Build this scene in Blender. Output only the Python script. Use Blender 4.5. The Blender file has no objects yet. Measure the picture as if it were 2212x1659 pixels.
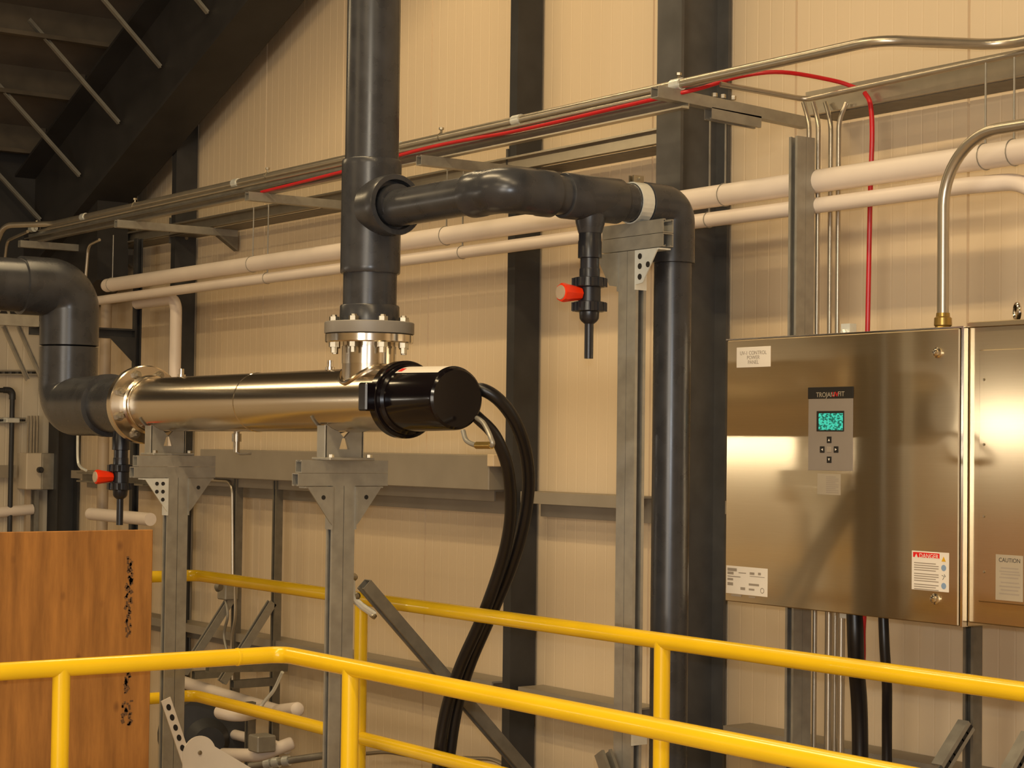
import bpy, math, random
from mathutils import Vector, Matrix
random.seed(7)
C = bpy.context.scene.collection
S = bpy.context.scene

# ------------------------------------------------------------------ camera
F = 4100.0; CX, CY = 1106.0, 829.5
h1 = Vector((-1850 - CX, -(922 - CY), -F)).normalized()      # towards world -X
h2 = Vector((0.0, -(959 - CY), -F)).normalized()
zc = h1.cross(h2).normalized()
if zc.y < 0: zc = -zc
xc = -h1
yc = zc.cross(xc).normalized()
EYE = Vector((0.0, 0.0, 1.65))
ROT = Matrix((xc, yc, zc))                                    # camera space -> world
cam_data = bpy.data.cameras.new('camera'); cam = bpy.data.objects.new('camera', cam_data); C.objects.link(cam)
cam.matrix_world = Matrix.Translation(EYE) @ ROT.to_4x4()
cam_data.sensor_width = 36.0; cam_data.lens = 36.0 * F / 2212.0
cam_data.clip_start = 0.05; cam_data.clip_end = 200
S.camera = cam

# ------------------------------------------------------------------ world, lights, exposure
w = bpy.data.worlds.new('world'); S.world = w; w.use_nodes = True
w.node_tree.nodes['Background'].inputs[0].default_value = (1.0, 0.8, 0.55, 1)
w.node_tree.nodes['Background'].inputs[1].default_value = 0.02
S.view_settings.view_transform = 'Standard'; S.view_settings.look = 'None'
S.view_settings.exposure = -0.38; S.view_settings.gamma = 1.0; S.view_settings.use_curve_mapping = False

WARM = (1.0, 0.75, 0.42)
def area_lamp(name, loc, target, sx, sy, power, color=WARM, spread=math.pi):
    L = bpy.data.lights.new(name, 'AREA'); L.shape = 'RECTANGLE'; L.size = sx; L.size_y = sy
    L.energy = power; L.color = color; L.spread = spread
    o = bpy.data.objects.new(name, L); C.objects.link(o)
    d = (Vector(target) - Vector(loc)).normalized()
    o.rotation_euler = d.to_track_quat('-Z', 'Y').to_euler(); o.location = loc
    return o
area_lamp('hall_lamp', (-9.2, 1.9, 3.8), (-9.2, 2.0, 0), 2.4, 0.12, 42)
area_lamp('hall_lamp', (-5.6, 1.9, 4.9), (-5.6, 2.1, 0), 2.4, 0.12, 95)
area_lamp('hall_lamp', (-2.6, 0.9, 5.6), (-2.6, 1.1, 0), 2.4, 0.12, 130)
area_lamp('hall_lamp', (1.5, 0.6, 6.2), (1.5, 0.8, 0), 2.4, 0.12, 140)
area_lamp('wall_lamp', (-7.2, 3.9, 5.1), (-7.2, 4.0, 0), 2.4, 0.12, 42)
area_lamp('hall_lamp', (-7.0, -4.5, 4.4), (-7.0, -4.5, 0), 2.4, 0.12, 110)
area_lamp('hall_lamp', (-1.5, -4.5, 5.6), (-1.5, -4.5, 0), 2.4, 0.12, 150)
area_lamp('near_fill', (-0.9, -1.0, 3.6), (-3.6, 2.4, 0.9), 0.9, 0.25, 70, (1.0, 0.87, 0.66))  # added front fill for the near rails, not a known fixture
area_lamp('hotspot_light', (-11.85, -5.8, 1.9), (0, -4.0, 1.7), 1.0, 0.12, 18, (1.0, 0.92, 0.8))  # added unseen light that makes the hot spot on the side enclosure
area_lamp('streak_light', (-11.85, -2.5, 1.676), (0, -2.5, 1.676), 2.2, 0.04, 24, (1.0, 0.90, 0.74))  # added unseen light that draws the level streak on the cabinet
area_lamp('flash', (0.03, -0.02, 1.73), (-4.05, 2.9, 1.7), 0.06, 0.04, 62, (0.92, 0.96, 1.0))
area_lamp('rear_fill', (3.2, -7.5, 1.7), (-4, 3, 1.0), 3.6, 2.8, 420, (1.0, 0.90, 0.76))  # added soft fill from behind the camera; no real opening there

# ------------------------------------------------------------------ pixel helpers (photograph pixels -> points on world planes)
def ray(px, py): return ROT @ Vector((px - CX, -(py - CY), -F))
def PY(px, py, Y): r = ray(px, py); return EYE + r * ((Y - EYE.y) / r.y)
def PX(px, py, X): r = ray(px, py); return EYE + r * ((X - EYE.x) / r.x)
def PZ(px, py, Z): r = ray(px, py); return EYE + r * ((Z - EYE.z) / r.z)
V = Vector
XA, YA, ZA = V((1, 0, 0)), V((0, 1, 0)), V((0, 0, 1))

# ------------------------------------------------------------------ materials
def new_mat(name):
    m = bpy.data.materials.new(name); m.use_nodes = True
    return m, m.node_tree, m.node_tree.nodes['Principled BSDF']
def mat(name, col, rough=0.5, metal=0.0, var=0.12, scale=12.0, stretch=(1, 1, 1), bump=0.0, bscale=60.0, spec=0.5, rvar=0.0, aniso=0.0, coat=0.0):
    m, nt, b = new_mat(name)
    N = nt.nodes; L = nt.links
    tc = N.new('ShaderNodeTexCoord'); mp = N.new('ShaderNodeMapping'); mp.inputs['Scale'].default_value = stretch
    L.new(tc.outputs['Object'], mp.inputs['Vector'])
    nz = N.new('ShaderNodeTexNoise'); nz.inputs['Scale'].default_value = scale; nz.inputs['Detail'].default_value = 5
    L.new(mp.outputs[0], nz.inputs['Vector'])
    cr = N.new('ShaderNodeValToRGB')
    cr.color_ramp.elements[0].position = 0.3; cr.color_ramp.elements[1].position = 0.72
    cr.color_ramp.elements[0].color = tuple(c * (1 - var) for c in col) + (1,)
    cr.color_ramp.elements[1].color = tuple(min(1, c * (1 + var)) for c in col) + (1,)
    L.new(nz.outputs['Fac'], cr.inputs[0]); L.new(cr.outputs[0], b.inputs['Base Color'])
    b.inputs['Roughness'].default_value = rough; b.inputs['Metallic'].default_value = metal
    b.inputs['Specular IOR Level'].default_value = spec
    b.inputs['Anisotropic'].default_value = aniso
    b.inputs['Coat Weight'].default_value = coat
    if rvar:
        mr = N.new('ShaderNodeMapRange'); mr.inputs['To Min'].default_value = max(0.02, rough - rvar); mr.inputs['To Max'].default_value = rough + rvar
        L.new(nz.outputs['Fac'], mr.inputs['Value']); L.new(mr.outputs[0], b.inputs['Roughness'])
    if bump:
        n2 = N.new('ShaderNodeTexNoise'); n2.inputs['Scale'].default_value = bscale
        L.new(mp.outputs[0], n2.inputs['Vector'])
        bp = N.new('ShaderNodeBump'); bp.inputs['Strength'].default_value = bump; bp.inputs['Distance'].default_value = 0.002
        L.new(n2.outputs['Fac'], bp.inputs['Height']); L.new(bp.outputs[0], b.inputs['Normal'])
    return m
M = {}
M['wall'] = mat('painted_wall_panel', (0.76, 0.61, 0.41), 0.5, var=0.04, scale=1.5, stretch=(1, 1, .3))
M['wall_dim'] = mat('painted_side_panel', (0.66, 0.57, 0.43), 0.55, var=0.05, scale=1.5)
M['floor'] = mat('sealed_concrete', (0.34, 0.235, 0.13), 0.55, var=0.15, scale=2.0)
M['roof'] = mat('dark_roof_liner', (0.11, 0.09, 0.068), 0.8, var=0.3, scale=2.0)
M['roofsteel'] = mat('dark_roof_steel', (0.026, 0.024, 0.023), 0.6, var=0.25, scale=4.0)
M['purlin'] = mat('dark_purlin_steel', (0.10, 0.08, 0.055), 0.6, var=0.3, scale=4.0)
M['col'] = mat('grey_primer_steel', (0.088, 0.085, 0.080), 0.5, var=0.2, scale=9.0)
M['coldark'] = mat('dark_primer_steel', (0.034, 0.034, 0.035), 0.5, var=0.2, scale=9.0)
M['girt'] = mat('taupe_girt_paint', (0.30, 0.26, 0.20), 0.5, var=0.08, scale=5.0)
M['pvc'] = mat('dark_grey_pipe_plastic', (0.038, 0.039, 0.043), 0.28, var=0.25, scale=14.0, rvar=0.06)
M['pvcflange'] = mat('pale_grey_flange_plastic', (0.24, 0.22, 0.19), 0.45, var=0.06)
M['valve'] = mat('charcoal_valve_plastic', (0.016, 0.017, 0.022), 0.3, var=0.15)
M['redknob'] = mat('orange_red_plastic', (0.85, 0.035, 0.004), 0.35, var=0.05)
M['white'] = mat('white_pipe_jacket', (0.80, 0.70, 0.60), 0.45, var=0.04, scale=5.0)
M['galv'] = mat('galvanised_steel', (0.36, 0.34, 0.29), 0.42, metal=0.55, var=0.12, scale=22.0, rvar=0.1)
M['galvdark'] = mat('dull_galvanised_steel', (0.20, 0.18, 0.14), 0.5, metal=0.4, var=0.15, scale=22.0)
M['galvbright'] = mat('bright_zinc_steel', (0.80, 0.83, 0.79), 0.36, metal=0.5, var=0.08, scale=20.0)
M['emt'] = mat('zinc_conduit', (0.50, 0.45, 0.36), 0.30, metal=0.8, var=0.08, scale=14.0)
M['ss'] = mat('polished_stainless', (0.70, 0.62, 0.50), 0.20, metal=1.0, var=0.05, scale=3.0, stretch=(.3, 4, 4), rvar=0.05)
M['ssbright'] = mat('bright_stainless', (0.74, 0.68, 0.58), 0.16, metal=1.0, var=0.05, scale=8.0)
M['bolt'] = mat('bolt_steel', (0.42, 0.38, 0.30), 0.36, metal=1.0, var=0.1, scale=30)
M['black'] = mat('gloss_black_plastic', (0.005, 0.0035, 0.0045), 0.14, var=0.1, spec=0.38)
M['hose'] = mat('black_hose_jacket', (0.008, 0.007, 0.008), 0.34, var=0.15)
M['yellow'] = mat('yellow_rail_enamel', (0.86, 0.55, 0.010), 0.26, var=0.05, scale=6.0, coat=0.3)
M['red'] = mat('red_cable_jacket', (0.55, 0.008, 0.014), 0.35, var=0.1)
M['beige'] = mat('beige_enamel_steel', (0.76, 0.70, 0.60), 0.4, var=0.04)
M['labelwhite'] = mat('white_label_vinyl', (0.82, 0.76, 0.66), 0.5, var=0.02)
M['labelgrey'] = mat('grey_label_vinyl', (0.40, 0.34, 0.25), 0.5, var=0.05)
M['ink'] = mat('dark_ink', (0.05, 0.045, 0.04), 0.6, var=0.05)
M['inkgrey'] = mat('faded_ink', (0.33, 0.28, 0.22), 0.6, var=0.05)
M['redink'] = mat('red_ink', (0.75, 0.012, 0.012), 0.5, var=0.03)
M['blueink'] = mat('pale_blue_ink', (0.25, 0.36, 0.52), 0.5, var=0.03)
M['amberink'] = mat('amber_ink', (0.75, 0.42, 0.01), 0.5, var=0.03)
M['stain'] = mat('dark_wood_stain', (0.115, 0.054, 0.018), 0.75, var=0.3, scale=40)
M['keypad'] = mat('grey_overlay_film', (0.27, 0.23, 0.19), 0.45, var=0.03)
M['dark'] = mat('dark_gap', (0.012, 0.010, 0.008), 0.7, var=0.05)
M['brass'] = mat('yellow_brass', (0.42, 0.28, 0.08), 0.3, metal=0.8, var=0.1)
M['tan'] = mat('tan_riser_jacket', (0.46, 0.36, 0.25), 0.5, var=0.05)

def brushed_steel():
    m, nt, b = new_mat('brushed_cabinet_steel'); N = nt.nodes; L = nt.links
    tc = N.new('ShaderNodeTexCoord'); mp = N.new('ShaderNodeMapping'); mp.inputs['Scale'].default_value = (2.0, 2.0, 260.0)
    L.new(tc.outputs['Object'], mp.inputs[0])
    nz = N.new('ShaderNodeTexNoise'); nz.inputs['Scale'].default_value = 3.0; nz.inputs['Detail'].default_value = 3
    L.new(mp.outputs[0], nz.inputs['Vector'])
    cr = N.new('ShaderNodeValToRGB'); cr.color_ramp.elements[0].color = (0.62, 0.50, 0.32, 1); cr.color_ramp.elements[1].color = (0.70, 0.58, 0.39, 1)
    L.new(nz.outputs['Fac'], cr.inputs[0])
    cx = N.new('ShaderNodeCombineXYZ'); cx.inputs[2].default_value = 1.0       # grooves run level, so gloss spreads up and down
    b2 = N.new('ShaderNodeBsdfPrincipled')
    for q, rough, an in ((b, 0.11, 0.50), (b2, 0.40, 0.70)):
        L.new(cr.outputs[0], q.inputs['Base Color']); L.new(cx.outputs[0], q.inputs['Tangent'])
        q.inputs['Metallic'].default_value = 1.0; q.inputs['Roughness'].default_value = rough; q.inputs['Anisotropic'].default_value = an
    mx = N.new('ShaderNodeMixShader'); mx.inputs[0].default_value = 0.52
    L.new(b.outputs[0], mx.inputs[1]); L.new(b2.outputs[0], mx.inputs[2]); L.new(mx.outputs[0], N['Material Output'].inputs[0])
    return m
M['cab'] = brushed_steel()

def plywood():
    m, nt, b = new_mat('weathered_plywood'); N = nt.nodes; L = nt.links
    tc = N.new('ShaderNodeTexCoord'); mp = N.new('ShaderNodeMapping'); mp.inputs['Scale'].default_value = (1, 7.0, 0.8)
    L.new(tc.outputs['Object'], mp.inputs[0])
    nz = N.new('ShaderNodeTexNoise'); nz.inputs['Scale'].default_value = 3.2; nz.inputs['Detail'].default_value = 8; nz.inputs['Roughness'].default_value = 0.65
    L.new(mp.outputs[0], nz.inputs['Vector'])
    cr = N.new('ShaderNodeValToRGB'); e = cr.color_ramp.elements
    e[0].position = 0.25; e[0].color = (0.17, 0.066, 0.010, 1); e[1].position = 0.75; e[1].color = (0.45, 0.195, 0.038, 1)
    L.new(nz.outputs['Fac'], cr.inputs[0])
    mp2 = N.new('ShaderNodeMapping'); mp2.inputs['Scale'].default_value = (1, 1.6, 1.0); L.new(tc.outputs['Object'], mp2.inputs[0])
    vo = N.new('ShaderNodeTexVoronoi'); vo.inputs['Scale'].default_value = 7.5; L.new(mp2.outputs[0], vo.inputs['Vector'])
    kr = N.new('ShaderNodeValToRGB'); kr.color_ramp.elements[0].position = 0.02; kr.color_ramp.elements[0].color = (0.35, 0.28, 0.22, 1)
    kr.color_ramp.elements[1].position = 0.16; kr.color_ramp.elements[1].color = (1, 1, 1, 1)
    L.new(vo.outputs['Distance'], kr.inputs[0])
    mx = N.new('ShaderNodeMix'); mx.data_type = 'RGBA'; mx.blend_type = 'MULTIPLY'; mx.inputs[0].default_value = 0.8
    L.new(cr.outputs[0], mx.inputs[6]); L.new(kr.outputs[0], mx.inputs[7])
    L.new(mx.outputs[2], b.inputs['Base Color']); b.inputs['Roughness'].default_value = 0.75
    return m
M['ply'] = plywood()

def screen_mat():
    m, nt, b = new_mat('lit_teal_display'); N = nt.nodes; L = nt.links
    tc = N.new('ShaderNodeTexCoord'); mp = N.new('ShaderNodeMapping'); mp.inputs['Scale'].default_value = (110, 110, 230)
    L.new(tc.outputs['Object'], mp.inputs[0])
    vo = N.new('ShaderNodeTexNoise'); vo.inputs['Scale'].default_value = 1.0; vo.inputs['Detail'].default_value = 1; L.new(mp.outputs[0], vo.inputs['Vector'])
    cr = N.new('ShaderNodeValToRGB'); cr.color_ramp.elements[0].position = 0.44; cr.color_ramp.elements[0].color = (0.0, 0.16, 0.11, 1)
    cr.color_ramp.elements[1].position = 0.52; cr.color_ramp.elements[1].color = (0.08, 1.0, 0.68, 1)
    L.new(vo.outputs['Fac'], cr.inputs[0]); L.new(cr.outputs[0], b.inputs['Emission Color'])
    b.inputs['Emission Strength'].default_value = 0.75; b.inputs['Base Color'].default_value = (0.01, 0.05, 0.04, 1)
    return m
M['screen'] = screen_mat()

# ------------------------------------------------------------------ mesh builder
class MB:
    def __init__(s): s.v = []; s.f = []
    def add(s, vs, fs):
        n = len(s.v); s.v += [V(p) for p in vs]; s.f += [tuple(i + n for i in f) for f in fs]; return s
    def box(s, a, b):
        x0, x1 = sorted((a[0], b[0])); y0, y1 = sorted((a[1], b[1])); z0, z1 = sorted((a[2], b[2]))
        return s.add([(x0,y0,z0),(x1,y0,z0),(x1,y1,z0),(x0,y1,z0),(x0,y0,z1),(x1,y0,z1),(x1,y1,z1),(x0,y1,z1)],
                     [(0,3,2,1),(4,5,6,7),(0,1,5,4),(1,2,6,5),(2,3,7,6),(3,0,4,7)])
    def bbox(s, a, b, c=0.004):
        """box with chamfered vertical and horizontal edges (superellipse-free: 24 vertices)"""
        lo = [min(a[i], b[i]) for i in range(3)]; hi = [max(a[i], b[i]) for i in range(3)]
        c = min([c] + [(hi[i] - lo[i]) * 0.45 for i in range(3)])
        vs = []; idx = {}
        for ax in range(3):
            for sx in (0, 1):
                for sy in (0, 1):
                    for sz in (0, 1):
                        sg = (sx, sy, sz); p = []
                        for i in range(3):
                            base = hi[i] if sg[i] else lo[i]
                            if i != ax: base += -c if sg[i] else c
                            p.append(base)
                        idx[(ax, sg)] = len(vs); vs.append(tuple(p))
        fs = []
        for ax in range(3):
            o = [i for i in range(3) if i != ax]
            for sd in (0, 1):
                q = []
                for (u, t) in ((0,0),(1,0),(1,1),(0,1)):
                    sg = [0,0,0]; sg[ax] = sd; sg[o[0]] = u; sg[o[1]] = t; q.append(idx[(ax, tuple(sg))])
                fs.append(tuple(q))
        for ax in range(3):                     # edges along ax
            o = [i for i in range(3) if i != ax]
            for u in (0, 1):
                for t in (0, 1):
                    def k(face, e):
                        sg = [0,0,0]; sg[ax] = e; sg[o[0]] = u; sg[o[1]] = t; return idx[(face, tuple(sg))]
                    fs.append((k(o[0],0), k(o[0],1), k(o[1],1), k(o[1],0)))
        for sx in (0,1):
            for sy in (0,1):
                for sz in (0,1): fs.append(tuple(idx[(ax,(sx,sy,sz))] for ax in range(3)))
        return s.add(vs, fs)
    def prism(s, pts, vec):
        pts = [V(p) for p in pts]; n = len(pts); vec = V(vec)
        return s.add(pts + [p + vec for p in pts], [tuple(range(n))[::-1], tuple(range(n, 2 * n))] + [(i, (i + 1) % n, n + (i + 1) % n, n + i) for i in range(n)])
    def tube(s, pts, r, n=14, caps=True, closed=False):
        pts = [V(p) for p in pts]; m = len(pts); rs = r if isinstance(r, (list, tuple)) else [r] * m
        T = []
        for i in range(m):
            if closed: d = pts[(i + 1) % m] - pts[i - 1]
            else: d = pts[min(i + 1, m - 1)] - pts[max(i - 1, 0)]
            T.append(d.normalized())
        a = T[0].orthogonal().normalized(); vs = []
        for i in range(m):
            a = (a - T[i] * a.dot(T[i])).normalized(); b = T[i].cross(a)
            for k in range(n):
                t = 2 * math.pi * k / n; vs.append(pts[i] + (a * math.cos(t) + b * math.sin(t)) * rs[i])
        fs = []
        for i in range(m if closed else m - 1):
            j = (i + 1) % m
            for k in range(n): fs.append((i*n+k, i*n+(k+1)%n, j*n+(k+1)%n, j*n+k))
        if caps and not closed: fs += [tuple(range(n))[::-1], tuple(range((m-1)*n, m*n))]
        return s.add(vs, fs)
    def cyl(s, p0, p1, r, r2=None, n=20): return s.tube([p0, p1], [r, r if r2 is None else r2], n)
    def lathe(s, o, axis, prof, n=32):
        o = V(o); axis = V(axis).normalized(); a = axis.orthogonal().normalized(); b = axis.cross(a); vs = []
        for (t, r) in prof:
            for k in range(n):
                q = 2 * math.pi * k / n; vs.append(o + axis * t + (a * math.cos(q) + b * math.sin(q)) * max(r, 1e-4))
        m = len(prof); fs = []
        for i in range(m - 1):
            for k in range(n): fs.append((i*n+k, i*n+(k+1)%n, (i+1)*n+(k+1)%n, (i+1)*n+k))
        fs += [tuple(range(n))[::-1], tuple(range((m-1)*n, m*n))]
        return s.add(vs, fs)
    def strut(s, p0, p1, odir, w=0.041, h=0.041, t=0.0032, lip=0.0105):
        """C-shaped channel from p0 to p1, slot facing odir; p0/p1 on the centre of the section"""
        p0, p1, o = V(p0), V(p1), V(odir).normalized(); d = (p1 - p0).normalized(); o = (o - d * o.dot(d)).normalized(); b = d.cross(o)
        hw, hh = w / 2, h / 2
        q = [(-hw,-hh),(hw,-hh),(hw,hh),(hw-lip,hh),(hw-lip,hh-2*t),(hw-lip+t*.6,hh-2*t),(hw-lip+t*.6,hh-t),(hw-t,hh-t),(hw-t,-hh+t),(-hw+t,-hh+t),(-hw+t,hh-t),(-hw+lip-t*.6,hh-t),(-hw+lip-t*.6,hh-2*t),(-hw+lip,hh-2*t),(-hw+lip,hh),(-hw,hh)]
        return s.prism([p0 + b * x + o * y for (x, y) in q], p1 - p0)
    def torus(s, c, axis, R, r, n=24, k=10, a0=0.0, a1=2 * math.pi):
        axis = V(axis).normalized(); a = axis.orthogonal().normalized(); b = axis.cross(a); full = a1 - a0 > 6.28
        pts = [V(c) + (a * math.cos(t) + b * math.sin(t)) * R for t in [a0 + (a1 - a0) * i / (n if full else n - 1) for i in range(n)]]
        return s.tube(pts, r, k, closed=full)
    def hexa(s, c, axis, r, h): return s.cyl(V(c), V(c) + V(axis).normalized() * h, r, n=6)

def fillet(pts, rad, n=8):
    pts = [V(p) for p in pts]; out = [pts[0]]
    for i in range(1, len(pts) - 1):
        r = rad[i - 1] if isinstance(rad, (list, tuple)) else rad
        a = (pts[i-1] - pts[i]); b = (pts[i+1] - pts[i]); la, lb = a.length, b.length; a.normalize(); b.normalize()
        ang = a.angle(b)
        if ang > 3.1: out.append(pts[i]); continue
        t = min(r / math.tan(ang / 2), la * .49, lb * .49); r = t * math.tan(ang / 2)
        c = pts[i] + (a + b).normalized() * (r / math.sin(ang / 2)); p0 = pts[i] + a * t - c; p1 = pts[i] + b * t - c
        tot = p0.angle(p1)
        for k in range(n + 1):
            q = k / n; out.append(c + (p0 * math.sin((1 - q) * tot) + p1 * math.sin(q * tot)) / math.sin(tot))
    out.append(pts[-1]); return out
def spline(pts, n=8):
    pts = [V(p) for p in pts]; P = [pts[0] * 2 - pts[1]] + pts + [pts[-1] * 2 - pts[-2]]; out = []
    for i in range(1, len(P) - 2):
        for k in range(n):
            t = k / n; a, b, c, d = P[i-1], P[i], P[i+1], P[i+2]
            out.append(0.5 * ((2 * b) + (c - a) * t + (2*a - 5*b + 4*c - d) * t*t + (3*b - a - 3*c + d) * t**3))
    out.append(pts[-1]); return out

# ------------------------------------------------------------------ objects
ORG = {}
def mesh_obj(name, mb, material, org, smooth=True):
    me = bpy.data.meshes.new(name); me.from_pydata([p - org for p in mb.v], [], mb.f); me.update()
    import bmesh
    bm = bmesh.new(); bm.from_mesh(me); bmesh.ops.recalc_face_normals(bm, faces=bm.faces); bm.to_mesh(me); bm.free()
    if smooth:
        for p in me.polygons: p.use_smooth = True
        me.set_sharp_from_angle(angle=math.radians(32))
    me.materials.append(M[material] if isinstance(material, str) else material)
    o = bpy.data.objects.new(name, me); C.objects.link(o); return o
def tag(o, label, cat, group=None):
    o['label'] = label; o['category'] = cat
    if group: o['group'] = group
    return o
def thing(name, label, cat, loc, group=None):
    o = bpy.data.objects.new(name, None); C.objects.link(o); o.location = loc; o.empty_display_size = 0.1
    ORG[o] = V(loc); return tag(o, label, cat, group)
def part(name, mb, material, parent, label=None, kind=None):
    org = ORG[parent]; o = mesh_obj(name, mb, material, org); o.parent = parent; ORG[o] = org
    if label: o['label'] = label
    if kind: o['kind'] = kind
    return o
def single(name, mb, material, label, cat, group=None):
    lo = V([min(p[i] for p in mb.v) for i in range(3)]); hi = V([max(p[i] for p in mb.v) for i in range(3)])
    org = V(((lo.x + hi.x) / 2, (lo.y + hi.y) / 2, lo.z)); o = mesh_obj(name, mb, material, org); o.location = org; ORG[o] = org
    return tag(o, label, cat, group)
def structure(name, mb, material):
    lo = V([min(p[i] for p in mb.v) for i in range(3)]); o = mesh_obj(name, mb, material, lo); o.location = lo; ORG[o] = lo
    o['kind'] = 'structure'; return o
def text(name, body, loc, right, up, size, material, parent, align='CENTER', depth=0.0006):
    """raised lettering: loc = centre of the baseline, right/up = writing directions"""
    cu = bpy.data.curves.new(name, 'FONT'); cu.body = body; cu.size = size; cu.align_x = align; cu.extrude = depth
    t = bpy.data.objects.new(name, cu); C.objects.link(t)
    dg = bpy.context.evaluated_depsgraph_get(); me = bpy.data.meshes.new_from_object(t.evaluated_get(dg))
    bpy.data.objects.remove(t); bpy.data.curves.remove(cu)
    r, u = V(right).normalized(), V(up).normalized(); nrm = r.cross(u); org = ORG[parent]
    for v in me.vertices: c = v.co.copy(); v.co = V(loc) + r * c.x + u * c.y + nrm * c.z - org
    me.materials.clear(); me.materials.append(M[material]); me.name = name
    o = bpy.data.objects.new(name, me); C.objects.link(o); o.parent = parent; ORG[o] = org
    return o

YW = 5.0; XL = -12.0
def roof_z(x): return 3.94 + 0.411 * (x + 8.63) + 1.0

# ================================================================== SETTING
prof = []; x = -5.14 - 9 * 0.833
mb = MB(); pts = [(XL - .1, YW)]
k = 0
while x < 7.0:
    if x > XL:
        pts += [(x - .006, YW), (x - .003, YW + .012), (x + .003, YW + .012), (x + .006, YW)]
    for q in range(1, 12):
        xr = x + q * .833 / 12
        if xr > XL: pts += [(xr - .005, YW), (xr, YW + .0011), (xr + .005, YW)]
    x += .833
pts.append((7.0, YW))
n = len(pts)
mb.add([(p[0], p[1], -1.0) for p in pts] + [(p[0], p[1], 9.5) for p in pts], [(i, i + 1, n + i + 1, n + i) for i in range(n - 1)])
mb.add([(XL - .1, YW + .05, -1), (7, YW + .05, -1), (7, YW + .05, 9.5), (XL - .1, YW + .05, 9.5)], [(0, 1, 2, 3)])
o = structure('wall_back', mb, 'wall')
for p in o.data.polygons: p.use_smooth = False

mb = MB(); pts = [(XL, YW + .05)]; y = 4.9
while y > -9:
    pts += [(XL, y + .006), (XL - .0015, y), (XL, y - .006)]; y -= .11
pts.append((XL, -9.0)); n = len(pts)
mb.add([(p[0], p[1], -1.0) for p in pts] + [(p[0], p[1], 3.4) for p in pts], [(i, i + 1, n + i + 1, n + i) for i in range(n - 1)])
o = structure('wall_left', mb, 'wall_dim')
for p in o.data.polygons: p.use_smooth = False
structure('wall_right', MB().box((7.0, -9, -1), (7.1, 5.05, 9.6)), 'wall_dim')
structure('wall_front', MB().box((-12, -9.1, -1), (7.1, -9, 9.6)), 'wall_dim')
structure('floor', MB().box((-12.1, -9.1, -1.1), (7.1, 5.1, -1.0)), 'floor')
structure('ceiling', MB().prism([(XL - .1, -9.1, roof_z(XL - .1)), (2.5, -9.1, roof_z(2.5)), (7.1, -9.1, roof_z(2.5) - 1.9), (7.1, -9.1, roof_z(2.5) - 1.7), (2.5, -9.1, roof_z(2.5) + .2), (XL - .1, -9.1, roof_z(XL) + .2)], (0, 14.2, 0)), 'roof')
structure('floor_deck', MB().box((-8.6, -9, -.16), (6.9, 3.72, 0)), 'floor')       # raised deck the railings stand on

# girts of the wall
gx = [-11.6, PY(1103, 1090, 4.95).x, PY(1160, 1100, 4.95).x, PY(1412, 1100, 4.95).x, PY(1604, 1150, 4.95).x, 6.5]
tn = 2
for x0, x1 in ((gx[0], gx[1]), (gx[2], gx[3]), (gx[4], gx[5])):
    structure('trim_%d' % tn, MB().prism([(x0, y, z) for y, z in ((4.86, 1.395), (4.86, 1.445), (4.995, 1.445), (4.995, 1.335), (4.97, 1.335), (4.97, 1.437), (4.868, 1.437), (4.868, 1.395))], (x1 - x0, 0, 0)), 'girt')
    structure('trim_%d' % (tn + 1), MB().prism([(x0, y, z) for y, z in ((4.86, .555), (4.86, .60), (4.995, .60), (4.995, .50), (4.97, .50), (4.97, .592), (4.868, .592), (4.868, .555))], (x1 - x0, 0, 0)), 'girt')
    tn += 2

# ------------------------------------------------------------------ columns on the wall
def wsec(xc, y0, y1, bf, tf, tw, z0, z1, mb):
    h = bf / 2; w2 = tw / 2
    q = [(-h,y0),(h,y0),(h,y0+tf),(w2,y0+tf),(w2,y1-tf),(h,y1-tf),(h,y1),(-h,y1),(-h,y1-tf),(-w2,y1-tf),(-w2,y0+tf),(-h,y0+tf)]
    return mb.prism([(xc + a, b, z0) for a, b in q], (0, 0, z1 - z0))
xr = PY(1470, 300, 4.73).x
single('steel_column', wsec(xr - .0715, 4.73, 4.985, .143, .014, .012, -1.0, roof_z(xr) - .05, MB()), 'col', 'broad grey steel column behind the down pipe, left of the control cabinet', 'column', 'steel columns along the wall')
def c_column(px, py, label, ztop):
    xl = PY(px, py, 4.85).x; m = MB(); t = .009
    q = [(xl, 4.85), (xl + .056, 4.85), (xl + .056, 4.985), (xl, 4.985), (xl, 4.985 - t), (xl + .056 - t, 4.985 - t), (xl + .056 - t, 4.85 + t), (xl, 4.85 + t)]
    th = thing('steel_column', label, 'column', (xl + .028, 4.92, -1.0), 'steel columns along the wall')
    part('channel', m.prism([(a, b, -1.0) for a, b in q], (0, 0, ztop + 1.0)), 'coldark', th)
    cl = MB().box((xl - .012, 4.842, 2.80), (xl + .002, 4.985, 2.95)); part('clip', cl, 'col', th)
    for zz in (2.83, 2.90): part('bolt', MB().hexa((xl + .056, 4.92, zz), XA, .011, .008), 'bolt', th)
    return th
c_column(1100, 300, 'narrow dark steel column between the tee pipe and the orange handled valve', 5.9)
c_column(366, 700, 'narrow dark steel column behind the left end of the stainless tube', roof_z(-9.6) - .55)
xr = PY(170, 1000, 4.98).x
th = thing('steel_column', 'dark steel corner column below the left grey elbow', 'column', (xr - .076, 4.9, -1), 'steel columns along the wall')
part('shaft', wsec(xr - .076, 4.83, 4.985, .15, .010, .008, -1.0, 3.0, MB()), 'coldark', th)

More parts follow.
